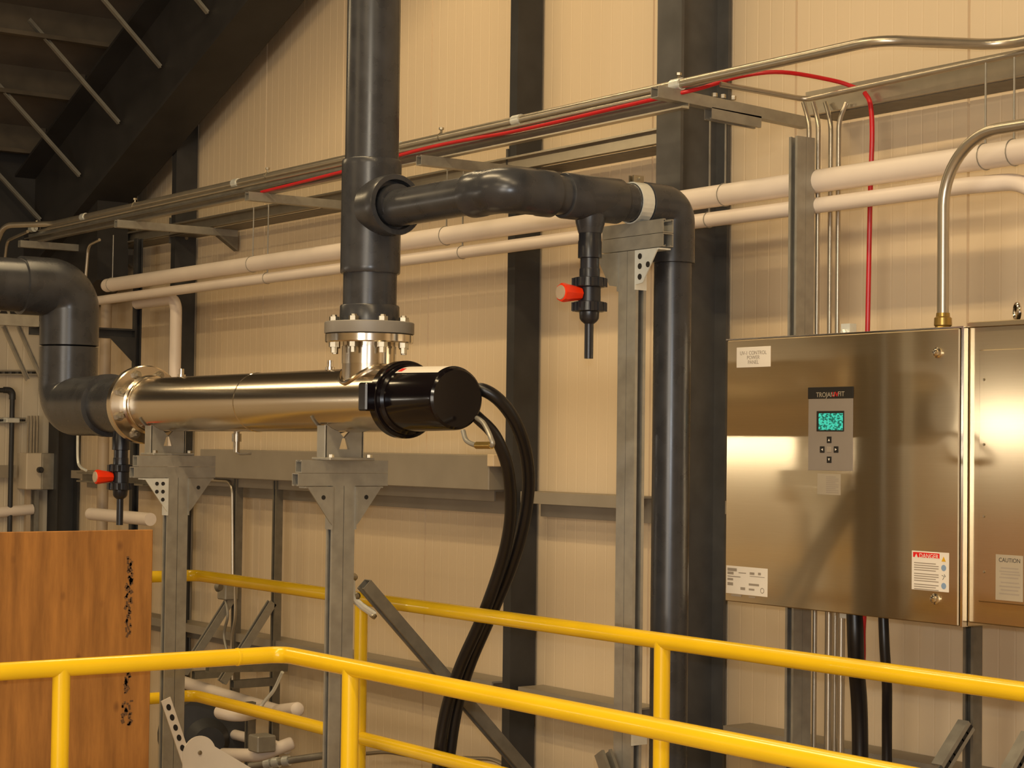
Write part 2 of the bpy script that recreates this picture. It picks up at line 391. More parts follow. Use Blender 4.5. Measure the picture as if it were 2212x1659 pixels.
# ------------------------------------------------------------------ roof steel, far upper left
def rb(x): return 3.94 + 0.411 * (x + 8.63)               # underside of the end rafter
xa, xb = XL + .02, 2.5
th = thing('roof_rafter', 'dark sloping roof rafter running down the wall to the left corner', 'rafter', (xa, 4.7, rb(xa)))
def slab(y0, y1, d0, d1, x0=xa, x1=xb): return MB().prism([(x0, y0, rb(x0) + d0), (x1, y0, rb(x1) + d0), (x1, y0, rb(x1) + d1), (x0, y0, rb(x0) + d1)], (0, y1 - y0, 0))
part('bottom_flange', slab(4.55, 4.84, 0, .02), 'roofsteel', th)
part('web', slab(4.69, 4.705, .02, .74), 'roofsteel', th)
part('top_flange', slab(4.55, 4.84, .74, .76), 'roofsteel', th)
k0 = PY(243, 470, 4.72); k1 = PY(243, 606, 4.72); k2 = PY(190, 660, 4.72)
part('knee_plate', MB().prism([(k0.x, 4.62, rb(k0.x) + .1), (k1.x, 4.62, k1.z), (k2.x, 4.62, k2.z), (xa, 4.62, k2.z), (xa, 4.62, rb(xa) + .4)], (0, .2, 0)), 'roofsteel', th)
single('eave_beam', MB().box((XL + .01, -8.5, 2.42), (XL + .12, 4.98, 3.5)), 'roofsteel', 'dark eave beam deepened to stand for shade at the left wall top', 'beam')  # made deep and dark to stand in for the unlit wall top
brace_px = [(447, 30), (345, 147), (255, 268), (170, 382), (85, 478)]
where = ['topmost of the pale steel braces under the dark roof', 'second from the top of the pale braces under the dark roof', 'third from the top of the pale braces under the dark roof',
         'fourth from the top of the pale braces under the dark roof', 'lowest of the pale braces, its foot just above the tray conduit']
xs = []
for (p, lab) in zip(brace_px, where):
    a = PY(p[0], p[1], 4.66); b = V((a.x, a.y - .57, a.z + .54)); xs.append(a.x); m = MB()
    d = (b - a).normalized(); up = d.cross(XA).normalized()
    m.prism([a - XA * .016, a + XA * .016, a + XA * .016 + up * .004, a - XA * .012 + up * .004, a - XA * .012 + up * .03, a - XA * .016 + up * .03], b - a)
    single('flange_brace', m, 'galv', lab, 'brace', 'flange braces under the roof')
plab = ['dark roof purlin reaching the topmost pale brace', 'dark roof purlin above the second pale brace', 'dark roof purlin above the third pale brace', 'dark roof purlin above the fourth pale brace', 'lowest dark roof purlin near the left corner']
for x, lab in zip(xs, plab):
    z = roof_z(x)
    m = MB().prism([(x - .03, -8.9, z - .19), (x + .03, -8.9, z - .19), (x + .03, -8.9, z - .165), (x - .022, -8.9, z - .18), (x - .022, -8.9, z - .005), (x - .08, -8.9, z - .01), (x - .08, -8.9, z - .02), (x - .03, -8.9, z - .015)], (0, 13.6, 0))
    single('roof_purlin', m, 'purlin', lab, 'purlin', 'purlins under the roof')

# ================================================================== WALL SERVICES
# --- cable tray with brackets
ZT = 2.84; zc_ = 2.9255
XB = [-5.07, -6.58, -8.09, -9.60, -11.0]
xs_end = -11.15
th = thing('cable_tray', 'galvanised cable channel rack along the beige wall', 'cable tray', (-8, 4.6, ZT))
part('front_channel', MB().strut((-11.2, 4.375, ZT + .018), (XB[0] + .02, 4.375, ZT + .018), (0, -1, 0), .036, .036, .0025, .006), 'emt', th)
part('upper_channel', MB().box((-11.2, 4.385, ZT + .038), (XB[0] + .02, 4.41, ZT + .062)), 'galv', th)
colL = PY(1417, 300, 4.73).x
part('rear_channel', MB().strut((-11.2, 4.83, ZT + .035), (colL - .01, 4.83, ZT + .035), (0, -1, 0), .062, .03, .0025, .008), 'emt', th)
part('wall_channel', MB().strut((-4.9, 4.83, ZT + .045), (-1.0, 4.83, ZT + .045), (0, 1, 0), .085, .03, .0025, .008), 'emt', th)
part('rear_shelf', MB().box((-11.2, 4.84, ZT - .004), (colL - .01, 4.985, ZT + .0)), 'galvdark', th)
part('wall_shelf', MB().box((-4.9, 4.84, ZT + .0), (-1.0, 4.985, ZT + .004)), 'galvdark', th)
blab = ['strut bracket carrying the right end of the cable rack beside the broad column', 'strut bracket under the cable rack just left of the narrow middle column', 'strut bracket under the cable rack just left of the tall riser pipe',
        'strut bracket under the cable rack above the white pipe left end', 'strut bracket under the cable rack at the far left corner']
for x, lab in zip(XB, blab):
    first = x == XB[0]; za = 2.886 if first else ZT - .021
    th = thing('tray_bracket', lab, 'bracket', (x, 4.6, za), 'tray brackets')
    part('arm', MB().strut((x, 4.25, za), (x, 4.98, za - (.03 if first else 0)), ZA, .041, .041), 'galv', th)
    zz = 2.907
    m = MB(); m.torus((x, 4.36, zc_), XA, .0192, .0016, 18, 6); m.cyl((x, 4.36, zc_ + .0185), (x, 4.36, zc_ + .042), .005, n=8); m.hexa((x, 4.36, zc_ + .032), ZA, .011, .009); part('clamp', m, 'bolt', th)
    if not first:
        m = MB().prism([(x - .022, 4.86, za - .021), (x - .022, 4.98, za - .021), (x - .022, 4.98, za - .10)], (.044, 0, 0)); part('gusset', m, 'galvdark', th)
    else:
        part('lower_channel', MB().strut((x + .0, 4.50, za - .048), (x + .0, 4.74, za - .055), (0, 0, -1), .041, .041), 'galv', th)
        for q in (4.53, 4.57, 4.62): part('bolt', MB().hexa((x, q, za + .015), ZA, .011, .014), 'bolt', th)

# --- conduits on the tray
YC = 4.36; zc_ = 2.9255
def coupl(m, p, d, r, L=.06):
    d = V(d).normalized(); m.cyl(V(p) - d * L / 2, V(p) + d * L / 2, r); return m
e1 = PZ(1905, 88, zc_); e2 = PZ(2165, 97, zc_)
pl = [PZ(8, 570, 2.62), V((-11.22, 4.12, zc_ - .28)), V((-11.02, 4.16, zc_)), V((-10.75, YC, zc_)), V((e1.x, YC, zc_)), V((e2.x, e2.y, zc_)), V((-1.0, e2.y, zc_))]
th = thing('conduit', 'thick bright conduit running the whole tray length and jogging to the wall at right', 'conduit', (-8, YC, zc_))
part('pipe', MB().tube(fillet(pl, [.1, .1, .12, .14, .14], 6), .0175, 16), 'emt', th)
for px in (1118, 860, 512, 185, 75, 1462):
    r = ray(px, 300); m = MB(); X_ = YC * r.x / r.y
    part('coupling', coupl(m, (X_, YC, zc_), XA, .022, .05), 'galvbright', th)
single('conduit', MB().tube([(-10.9, 4.335, 2.896), (-5.12, 4.335, 2.896)], .008, 12), 'emt', 'thin conduit just below the thick tray conduit', 'conduit')
a = PY(1556, 182, 4.40); b = PY(1742, 215, 4.70); c = PY(1832, 196, 4.72); d = PY(2212, 113, 4.74); d2 = d + (d - c)
single('conduit', MB().tube(fillet([a, b, c.lerp(b, .5), d2], [.05, .1], 6), .010, 12), 'emt', 'thin conduit bending from the tray end along the right wall rail', 'conduit')
# red cable
r0 = [PY(565, 415, 4.33), PY(735, 372, 4.33), PY(930, 318, 4.33), PY(1110, 284, 4.33), PY(1290, 243, 4.33), PY(1440, 208, 4.34), PY(1515, 190, 4.40), PY(1600, 165, 4.45), PY(1690, 156, 4.55), PY(1800, 174, 4.72), PY(1850, 190, 4.78)]
single('cable', MB().tube(spline(r0, 6), .0075, 10), 'red', 'red cable lying along the tray front and arching over to the right', 'cable')
r1 = [PY(1868, 200, 4.79), PY(1880, 225, 4.79), PY(1884, 290, 4.79), PY(1880, 420, 4.79), PY(1874, 720, 4.79)]
single('cable', MB().tube(spline(r1, 6), .0085, 10), 'red', 'red cable dropping from the wall rail to the cabinet top', 'cable')

# --- white insulated pipes
YP = 4.64
pu = PY(232, 612, YP); zu = 2.565; zl = PY(1000, 545, YP).z
th = thing('insulated_pipe', 'thicker upper white insulated pipe along the wall', 'pipe', (-6, YP, zu), 'white insulated pipes')
part('jacket', MB().tube([(pu.x, YP, zu), (-1.2, YP, zu)], .040, 24), 'white', th)
part('end_cap', MB().lathe((pu.x, YP, zu), (-1, 0, 0), [(0, .040), (.015, .036), (.025, .02), (.028, .0)], 24), 'white', th)
e = PY(345, 680, YP)
th = thing('insulated_pipe', 'thinner lower white insulated pipe along the wall, turning down at its right end', 'pipe', (-6, YP, zl), 'white insulated pipes')
xj = PY(2090, 410, YP).x
part('jacket', MB().tube(fillet([(PY(190, 650, YP).x, YP, zl), (xj, YP, zl), (xj + .16, YP + .04, zl), (xj + .45, YP + .04, zl - .14), (-2.2, YP + .04, zl - .16)], .15, 6), .027, 20), 'white', th)
single('insulated_pipe', MB().tube(fillet([(PY(290, 640, YP + .08).x, YP + .1, zl - .03), (e.x, YP + .1, zl - .03), (e.x, YP + .1, -.8)], .07, 6), .034, 20), 'white', 'white vertical pipe left of the narrow dark column, elbowed at its top', 'pipe')
q = PY(227, 800, YP + .15)
single('insulated_pipe', MB().tube([(q.x, q.y, 2.48), (q.x, q.y, -.9)], .034, 20), 'tan', 'tan vertical pipe just right of the left grey elbow', 'pipe')

# --- hanger rods
def rod(px, zp, rp, label, y=YP):
    x = PY(px, 450, y).x; th = thing('hanger_rod', label, 'hanger', (x, y, zp - rp), 'pipe hanger rods')
    part('rod', MB().cyl((x, y, zp + rp), (x, y, ZT + .02), .0035, n=8), 'galv', th)
    part('clevis', MB().torus((x, y, zp), XA, rp + .0015, .002, 20, 6), 'galv', th)
rod(246, zu, .040, 'hanger rod at the left tip of the upper white pipe')
rod(548, zu, .040, 'hanger rod left of the tall riser, on the upper white pipe')
rod(580, zl, .027, 'hanger rod left of the tall riser, on the lower white pipe')
rod(965, zu, .040, 'hanger rod right of the tall riser, on the upper white pipe')
rod(1000, zl, .027, 'hanger rod right of the tall riser, on the lower white pipe')
rod(1532, zl, .027, 'hanger rod in front of the broad column, on the lower white pipe')
rod(1566, zu, .040, 'hanger rod at the right edge of the broad column, on the upper white pipe')
rod(2128, zu, .040, 'hanger rod right of the curved cabinet conduit')
rod(2190, zu, .040, 'rightmost hanger rod at the picture edge')

# --- wireway above girt
a = PY(432, 972, 4.78); b = PY(1056, 982, 4.78)
th = thing('wireway', 'long taupe wall wireway behind the stainless tube', 'wireway', ((a.x + b.x) / 2, 4.85, 1.44))
part('trough', MB().bbox((a.x, 4.78, 1.445), (b.x, 4.93, 1.60), .004), 'girt', th)
part('end_cap', MB().bbox((b.x, 4.77, 1.55), (b.x + .05, 4.93, 1.603), .003), 'wall', th)

# --- wall bracket frame with posts, lower left background
for px, lab in ((512, 'left strut post of the wall bracket frame below the wireway'), (598, 'right strut post of the wall bracket frame below the wireway')):
    x = PY(px, 1200, 4.87).x; th = thing('wall_strut', lab, 'strut post', (x, 4.87, .35), 'wall bracket struts')
    part('post', MB().strut((x, 4.87, -.6), (x, 4.87, 1.44), (0, -1, 0)), 'galvdark', th)
    part('arm', MB().strut((x, 4.62, .385), (x, 4.85, .385), ZA), 'galvdark', th)
    part('diagonal', MB().strut((x, 4.56, .40), (x, 4.845, .80), (0, -1, 1)), 'galv', th)
rx = PY(620, 1440, 4.84).x; ra = PX(448, 1443, rx); rb_ = PX(618, 1441, rx)
single('strut_rail', MB().strut(ra, rb_, ZA), 'galvdark', 'short level strut rail sticking out from the wall below the yellow corner', 'strut rail')
x = PY(398, 1100, 4.87).x
single('wall_strut', MB().strut((x, 4.87, -.7), (x, 4.87, 1.36), (0, -1, 0)), 'coldark', 'dark strut post just right of the left reactor stand', 'strut post', 'wall bracket struts')
th = thing('junction_box', 'grey junction box under the far yellow rail, fed by a bent conduit', 'electrical box', PY(492, 1275, 4.82))
o_ = PY(492, 1275, 4.82)
part('box', MB().bbox(o_ - V((.05, .04, .05)), o_ + V((.05, .04, .05)), .006), 'galv', th)
a = PY(505, 1290, 4.84)
cpts = [PY(440, 1036, 4.84), PY(502, 1040, 4.84), PY(503, 1262, 4.84)]
part('conduit', MB().tube(fillet(cpts, .07, 6), .009, 10), 'emt', th)
part('whip', MB().tube(spline([PY(486, 1290, 4.8), PY(492, 1330, 4.8), PY(484, 1375, 4.8), PY(500, 1440, 4.8)], 6), .008, 10), 'galv', th)
part('knob', MB().lathe(PY(477, 1268, 4.74), (-1, -.3, 0), [(0, .02), (.02, .028), (.03, .02)], 16), 'galvdark', th)
single('conduit', MB().tube(spline([PY(507, 1262, 4.80), PY(508, 1330, 4.8), PY(500, 1390, 4.8), PY(503, 1470, 4.8)], 6), .008, 10), 'emt', 'flexible grey conduit hanging below the junction box', 'conduit')
single('conduit', MB().tube(spline([PY(610, 1452, 4.6), PY(592, 1490, 4.6), PY(568, 1520, 4.6), PY(556, 1545, 4.6)], 6), .009, 10), 'galvbright', 'pale curved flex conduit below the strut rail', 'conduit')
# low white pipes in the lower left background
def wp(pts, r, lab, y=None):
    q = fillet([PY(*p) for p in pts], .06, 5); da = (q[0] - q[1]).normalized(); db = (q[-1] - q[-2]).normalized()
    q = [q[0] + da * r * .55, q[0] + da * r * .45, q[0] + da * r * .25] + q + [q[-1] + db * r * .25, q[-1] + db * r * .45, q[-1] + db * r * .55]
    k_ = [.25, .68, .92]; single('insulated_pipe', MB().tube(q, [r * v for v in k_ + [1] * (len(q) - 6) + k_[::-1]], 18), 'white', lab, 'pipe', 'low white pipes by the wall')
wp([(385, 1470, 4.72), (480, 1500, 4.72), (600, 1536, 4.72), (642, 1532, 4.45)], .034, 'long low white pipe sloping behind the far mid rail')
wp([(476, 1538, 4.40), (512, 1545, 4.42), (560, 1536, 4.6)], .036, 'stubby bright white pipe right below the far mid rail')
wp([(478, 1580, 4.6), (545, 1596, 4.6), (620, 1618, 4.6)], .026, 'low white pipe under the stubby white pipe')
wp([(482, 1630, 4.40), (560, 1632, 4.40), (628, 1606, 4.55)], .032, 'lowest white pipe near the floor behind the second stand')
for px, y0, y1, lab in ((500, 1500, 1628, 'thin brown rod left of the grey clamp block'), (589, 1525, 1615, 'thin brown rod right of the grey clamp block')):
    a = PY(px, y0, 4.72); b = PY(px - 1, y1, 4.72); th = thing('hanger_rod', lab, 'hanger', b, 'low pipe rods'); part('rod', MB().cyl(a, b, .005, n=8), 'galvdark', th); part('foot', MB().lathe(b, ZA, [(-.01, .02), (.0, .02), (.02, .008)], 12), 'galvdark', th)
a = PY(541, 1540, 4.58)
th = thing('low_pipe_post', 'dull strut post with grey clamp block among the low white pipes', 'strut post', (a.x, a.y, -.9))
part('post', MB().strut((a.x, a.y, -.9), (a.x, a.y, .33), (0, -1, 0)), 'galvdark', th)
c = PY(566, 1605, 4.4); part('clamp_block', MB().bbox(c - V((.05, .05, .04)), c + V((.05, .05, .04)), .006), 'galv', th)
th = thing('pump_casing', 'dark round pump casing behind the perforated beige bar', 'pump', PY(455, 1620, 4.6) - ZA * .6)
part('casing', MB().lathe(PY(430, 1590, 4.5), (1, -.25, 0), [(-.1, .05), (-.09, .20), (.10, .20), (.14, .22), (.17, .22), (.18, .12), (.24, .08)], 30), 'coldark', th)
part('foot', MB().box(PY(430, 1590, 4.5) - V((.1, .1, .85)), PY(430, 1590, 4.5) + V((.12, .1, -.12))), 'coldark', th)
th = thing('floor_conduit', 'grey pipe with shiny couplings low on the wall behind the second stand', 'conduit', PY(650, 1635, 4.5))
a = PY(540, 1655, 4.5); b = PY(700, 1632, 4.7); part('pipe', MB().tube([a, b], .018, 14), 'galv', th)
for t in (.25, .36, .5): part('coupling', coupl(MB(), a.lerp(b, t), b - a, .026, .035), 'galvbright', th)
single('conduit', MB().tube(spline([PY(790, 1628, 4.86), PY(840, 1625, 4.86), PY(900, 1634, 4.86), PY(1010, 1638, 4.86), PY(1060, 1640, 4.86), PY(1090, 1652, 4.86)], 6), .010, 10), 'emt', 'thin silver conduit low on the wall behind the lower right mid rail', 'conduit')

# --- left side wall fittings
def SX(px, py, off=.0): return PX(px, py, XL + off)
for (py, lab) in ((805, 'upper slotted strut strip on the left side wall'), (908, 'lower slotted strut strip on the left side wall')):
    a = SX(-40, py, .02); b = SX(92 if py == 805 else 54, py, .02); th = thing('wall_strut', lab, 'strut strip', a.lerp(b, .5), 'side wall strips')
    part('channel', MB().strut(a, b, XA, .036, .03), 'galv' if py == 908 else 'girt', th)
    m = MB(); n = 9
    for i in range(n): c = a.lerp(b, (i + .5) / n) + XA * .0165; m.bbox(c - V((.001, .012, .006)), c + V((.001, .012, .006)), .001)
    part('slot', m, 'dark', th, kind='stuff')
a = SX(-30, 843, .07); b = SX(27, 843, .07); c = SX(25, 1150, .07); c.y = b.y; 
th = thing('steel_pipe', 'dark steel pipe elbowing down the left side wall', 'pipe', V((b.x, b.y, -1)))
part('pipe', MB().tube(fillet([a, b, V((b.x, b.y, -1.0))], .05, 6), .016, 14), 'coldark', th)
part('elbow', MB().tube(fillet([b + V((0, -.06, 0)), b, b + V((0, 0, -.06))], .045, 6), .021, 14), 'coldark', th)
c = SX(27, 908, .05); c.y = b.y; part('strap', MB().bbox(c - V((.03, .045, .016)), c + V((.045, .045, .016)), .004), 'galvbright', th)
a = SX(38, 978, .0); b = SX(98, 1056, .0)
th = thing('electrical_box', 'beige box with grey side under thin conduits on the left side wall', 'electrical box', V((XL, (a.y + b.y) / 2, b.z)))
part('box', MB().bbox((XL + .0, a.y, b.z), (XL + .16, b.y, a.z), .006), 'wall_dim', th)
part('cover', MB().bbox((XL + .16, a.y + (b.y - a.y) * .5, b.z), (XL + .185, b.y, a.z), .004), 'galv', th)
for i, px in enumerate((60, 67, 73, 80)):
    p = SX(px, 980, .06); q = SX(px + 1, 898, .06); part('conduit', MB().cyl(p, (p.x, p.y, q.z), .0075, n=10), 'emt', th)
c = SX(85, 1015, .2); part('switch', MB().lathe(c, XA, [(0, .02), (.03, .02), (.03, .012), (.05, .012)], 14), 'coldark', th)
for (px, y0, lab) in ((60, 1056, 'thin brown conduit below the beige side wall box'), (77, 1060, 'pale flat strut below the beige side wall box')):
    p = SX(px, y0, .05); single('wall_conduit', MB().box((p.x - .02, p.y - .015, -1), (p.x + .02, p.y + .015, p.z)), 'tan' if px == 60 else 'galv', lab, 'conduit')
a = SX(-20, 1015, .05); b = SX(32, 1018, .05); single('wall_beam', MB().box((XL, a.y, a.z - .05), (XL + .07, b.y, a.z + .03)), 'girt', 'short taupe girt crossing the left side wall behind the dark pipe', 'girt')
a = SX(-20, 1108, .06); b = SX(70, 1100, .06); single('insulated_pipe', MB().tube([a, b], .035, 16), 'white', 'white horizontal pipe low on the left side wall', 'pipe')
a = PY(0, 690, 3.7); b = PY(82, 692, 4.2)
th = thing('strut_rail', 'pale strut rail beneath the left grey pipe', 'strut rail', a)
ar = V((-8.35, 3.30 - 1.2, 0)); 
z_ = PX(40, 692, -8.4).z
part('channel', MB().strut(V((-8.4, PX(-60, 692, -8.4).y, z_)), V((-8.4, PX(81, 692, -8.4).y, z_)), ZA, .041, .052), 'galv', th)
for px in (8, 40): p = PX(px, 705, -8.42); part('brace', MB().strut(p, p + V((-.05, .14, -.24)), (1, 0, 0), .022, .01, .002, .004), 'galv', th)
p = PX(8, 680, -8.40); part('ring', MB().torus(p, (1, .3, 0), .03, .006, 18, 8), 'galv', th)
single('conduit', MB().tube(spline([PY(168, 930, 4.4), PY(168, 990, 4.4), PY(173, 1008, 4.4), PY(186, 1016, 4.4)], 6), .008, 10), 'galvbright', 'thin silver tube beside the corner column', 'conduit')
single('conduit', MB().tube(fillet([PY(215, 518, 4.5), PY(191, 530, 4.5), PY(184, 610, 4.5)], .06, 6), .009, 10), 'emt', 'thin pale conduit dropping in front of the dark knee', 'conduit')
single('conduit', MB().tube(fillet([PY(60, 500, 4.3), PY(16, 520, 4.3), PY(8, 580, 4.3)], .06, 6), .010, 10), 'emt', 'thin pale conduit bending down above the left grey pipe', 'conduit')
a = PY(300, 650, 4.55)
th = thing('pipe_stand', 'dark strut post with triangular corner plate behind the left flange', 'strut post', (a.x, 4.76, -1))
px_ = PY(296, 700, 4.76).x
part('post', MB().strut((px_, 4.76, -1), (px_, 4.76, 2.84), (1, 0, 0)), 'coldark', th)
zz = PY(260, 713, 4.5).z
part('arm', MB().strut((px_, 4.1, zz), (px_, 4.74, zz), (1, 0, 0), .06, .041), 'coldark', th)
part('corner_plate', MB().prism([(px_ + .022, 4.74, zz - .03), (px_ + .022, 4.58, zz - .03), (px_ + .022, 4.74, zz - .18)], (.006, 0, 0)), 'coldark', th)
part('white_pipe_stub', MB().tube([PY(190, 1112, 4.5), PY(315, 1120, 4.5)], .028, 16), 'white', th) if False else None
single('insulated_pipe', MB().tube([PY(196, 1110, 4.5), PY(325, 1122, 4.5)], .036, 18), 'white', 'short white horizontal pipe just above the plywood', 'pipe')
a = PY(172, 1030, 4.6); b = PY(236, 1034, 4.6)
single('strut_rail', MB().strut(a, b + XA * .5, (0, -1, 0), .06, .04), 'galvdark', 'dull strut rail behind the lower drain valve', 'strut rail')

# ================================================================== UV REACTOR LINE
YR = 3.19
pr = PY(799, 640, YR); XRZ = pr.x                      # riser axis
zr = PY(600, 868, YR).z                                # reactor axis height
rr = 0.1035
Xf = PY(322, 872, YR).x                                # left flange
Xn = PY(742, 860, YR).x
Xc0 = PY(866, 862, YR).x
th = thing('reactor', 'polished stainless steel tube reactor with glossy black end cap', 'reactor', (XRZ, YR, zr - rr))
part('tube', MB().lathe((Xf, YR, zr), XA, [(.0, rr), (Xc0 - Xf, rr), (Xc0 - Xf + .05, rr)], 56), 'ss', th)
# flange at left, with raised hub and bolts
Rf = .154
fl = part('flange', MB().lathe((Xf - .06, YR, zr), XA, [(0, rr), (0, Rf - .004), (.004, Rf), (.036, Rf), (.040, Rf - .004), (.040, rr + .012), (.075, rr + .012), (.08, rr + .004), (.098, rr + .004), (.10, rr)], 56), 'ss', th)
for k in range(8):
    a = math.pi * 2 * (k + .5) / 8; c = V((Xf - .02, YR + math.cos(a) * (Rf - .028), zr + math.sin(a) * (Rf - .028)))
    m = MB().lathe(c - XA * .062, XA, [(0, .017), (.02, .017), (.02, .0095), (.061, .0095), (.061, .017), (.078, .017), (.078, .009), (.096, .009)], 6); part('bolt', m, 'bolt', fl)
part('weld_ring', MB().lathe((PY(560, 860, YR).x, YR, zr), XA, [(-.004, rr), (0, rr + .0016), (.004, rr)], 56), 'ssbright', th)
# top nozzle + steel flange under the riser
zfl = PY(795, 741, YR).z; zft = PY(795, 722, YR).z
nz_ = part('nozzle', MB().lathe((XRZ, YR, zr), ZA, [(.03, .088), (zfl - zr, .084)], 40), 'ss', th)
part('saddle_weld', MB().tube([V((XRZ + math.cos(t) * .092, YR + math.sin(t) * .092, zr + math.sqrt(max(rr * rr - (math.sin(t) * .092) ** 2, 0)) + .004)) for t in [2 * math.pi * i / 32 for i in range(32)]], .007, 8, closed=True), 'ss', th)
RF6 = .1415
f2 = part('flange', MB().lathe((XRZ, YR, zfl), ZA, [(-.002, .084), (-.002, RF6 - .003), (.002, RF6), (zft - zfl - .004, RF6), (zft - zfl - .001, RF6 - .003), (zft - zfl - .001, .08)], 48), 'ssbright', th)
part('name_band', MB().lathe((XRZ, YR, (zfl + zr + rr) / 2), ZA, [(-.028, .0866), (-.028, .0875), (.028, .0872), (.028, .0862)], 40), 'ssbright', th)
for px in (392, 713):
    x = PY(px, 800, YR).x; part('plug', MB().lathe((x, YR, zr + rr - .004), ZA, [(0, .016), (.012, .016), (.012, .010), (.034, .010)], 16), 'ssbright', th)
# black cap
Xe = PY(988, 872, YR).x
CAPP = [(0, rr), (.0, .117), (.004, .1215), (.034, .1215), (.038, .118), (.038, .112), (.052, .109), (.058, .100), (Xe - Xc0 - .016, .0955), (Xe - Xc0 - .006, .093), (Xe - Xc0, .086), (Xe - Xc0, 0)]
cap = part('end_cap', MB().lathe((Xc0, YR, zr - .002), XA, CAPP, 56), 'black', th, label='glossy black lamp cap')
m = MB()
for t in range(9):
    pass
L0, L1 = .062, Xe - Xc0 - .018; n = 14; vs = []
for (tt) in (L0, L1):
    rad = .100 + (.0955 - .100) * (tt - .058) / (Xe - Xc0 - .016 - .058) + .0022
    for i in range(n + 1):
        a = math.radians(52 + 74 * i / n); vs.append((Xc0 + tt, YR - math.cos(a) * rad, zr - .002 + math.sin(a) * rad))
m = MB().add(vs, [(i, i + 1, n + 1 + i + 1, n + 1 + i) for i in range(n)])
lb = part('warning_label', m, 'labelwhite', cap, label='white curved label')
vs = []
for (tt) in (L0 + .006, L0 + .030):
    rad = .100 + (.0955 - .100) * (tt - .058) / (Xe - Xc0 - .016 - .058) + .003
    for i in range(n + 1):
        a = math.radians(56 + 12 * i / n); vs.append((Xc0 + tt, YR - math.cos(a) * rad, zr - .002 + math.sin(a) * rad))
part('label_mark', MB().add(vs, [(i, i + 1, n + 1 + i + 1, n + 1 + i) for i in range(n)]), 'redink', cap)
part('latch', MB().bbox((Xc0 - .012, YR - .150, zr - .040), (Xc0 + .036, YR - .112, zr + .048), .005), 'black', cap)
# loop of clear tubing under the cap
g = [PY(1000, 930, YR), PY(1008, 952, YR - .0), PY(1030, 962, YR), PY(1062, 962, YR), PY(1060, 945, YR), PY(1045, 915, YR + .02), PY(1030, 903, YR + .03)]
lp = part('sample_loop', MB().tube(spline(g, 6), .0075, 10), 'galv', th)
m = MB().tube([g[2] , g[3]], .011, 12); part('clamp', m, 'brass', lp)

# saddles
def saddle(px, lab):
    x = PY(px, 950, YR).x; zb = PY(735, 990, YR).z
    s = thing('pipe_saddle', lab, 'saddle', (x, YR, zb))
    w_ = .070; k0_, k1_ = zb + .030, zb + .066; sx = -.006
    arc = [(math.sin(t) * (rr + .0005), zr - math.cos(t) * (rr + .0005)) for t in [math.radians(a) for a in (-40, -30, -20, -12)]]
    L_ = [(-w_, zb + .002), (0, zb + .002), (0, k0_), (-.019, k0_), (-.008, k1_), (0, k1_)] + arc[::-1] + [(-w_, zr - rr * .78)]
    full = [(-w_, zb + .002), (w_, zb + .002), (w_, zr - rr * .78)] + [(-a, b) for a, b in arc] + arc[::-1] + [(-w_, zr - rr * .78)]
    half = lambda sg: [(x + sx, YR + sg * a, b) for a, b in L_]
    m = MB().prism(half(1), (.012, 0, 0)); m.prism(half(-1), (.012, 0, 0)); part('cradle_plate', m, 'galv', s)
    for sy in (-1, 1): part('side_rib', MB().bbox((x - .045, YR + sy * w_ - .004, zb + .002), (x - sx + .0, YR + sy * w_ + .004, zr - rr * .80), .001), 'galv', s)
    part('base_plate', MB().bbox((x - .06, YR - .085, zb - .006), (x + .06, YR + .085, zb + .003), .002), 'galv', s)
    for sy in (-.072, .072): part('bolt', MB().hexa((x + .045, YR + sy, zb + .003), ZA, .010, .010), 'bolt', s)
    part('strap', MB().tube([V((x - .055, YR + math.sin(t) * (rr + .003), zr - math.cos(t) * (rr + .003))) for t in [math.radians(a) for a in range(-60, 61, 8)]], .004, 6), 'galvdark', s)
    return x, zb
x1, zb = saddle(362, 'galvanised cradle under the flanged left end of the stainless tube')
x2, zb = saddle(742, 'galvanised cradle with keyhole gap under the stainless tube by the black cap')
x = PY(395, 955, YR - .1).x
th = thing('drain_cock', 'small silver drain fitting and bent tube right of the left cradle', 'fitting', (x, YR - .06, zb))
part('body', MB().lathe((x, YR + .12, zb + .02), ZA, [(-.01, .012), (.03, .012), (.03, .018), (.06, .018), (.06, .012), (.075, .012)], 14), 'bolt', th)
part('tube', MB().tube(spline([(x, YR + .12, zb + .02), (x + .004, YR + .13, zb + .005), (x, YR + .18, zb + .006)], 6), .005, 8), 'galv', th)

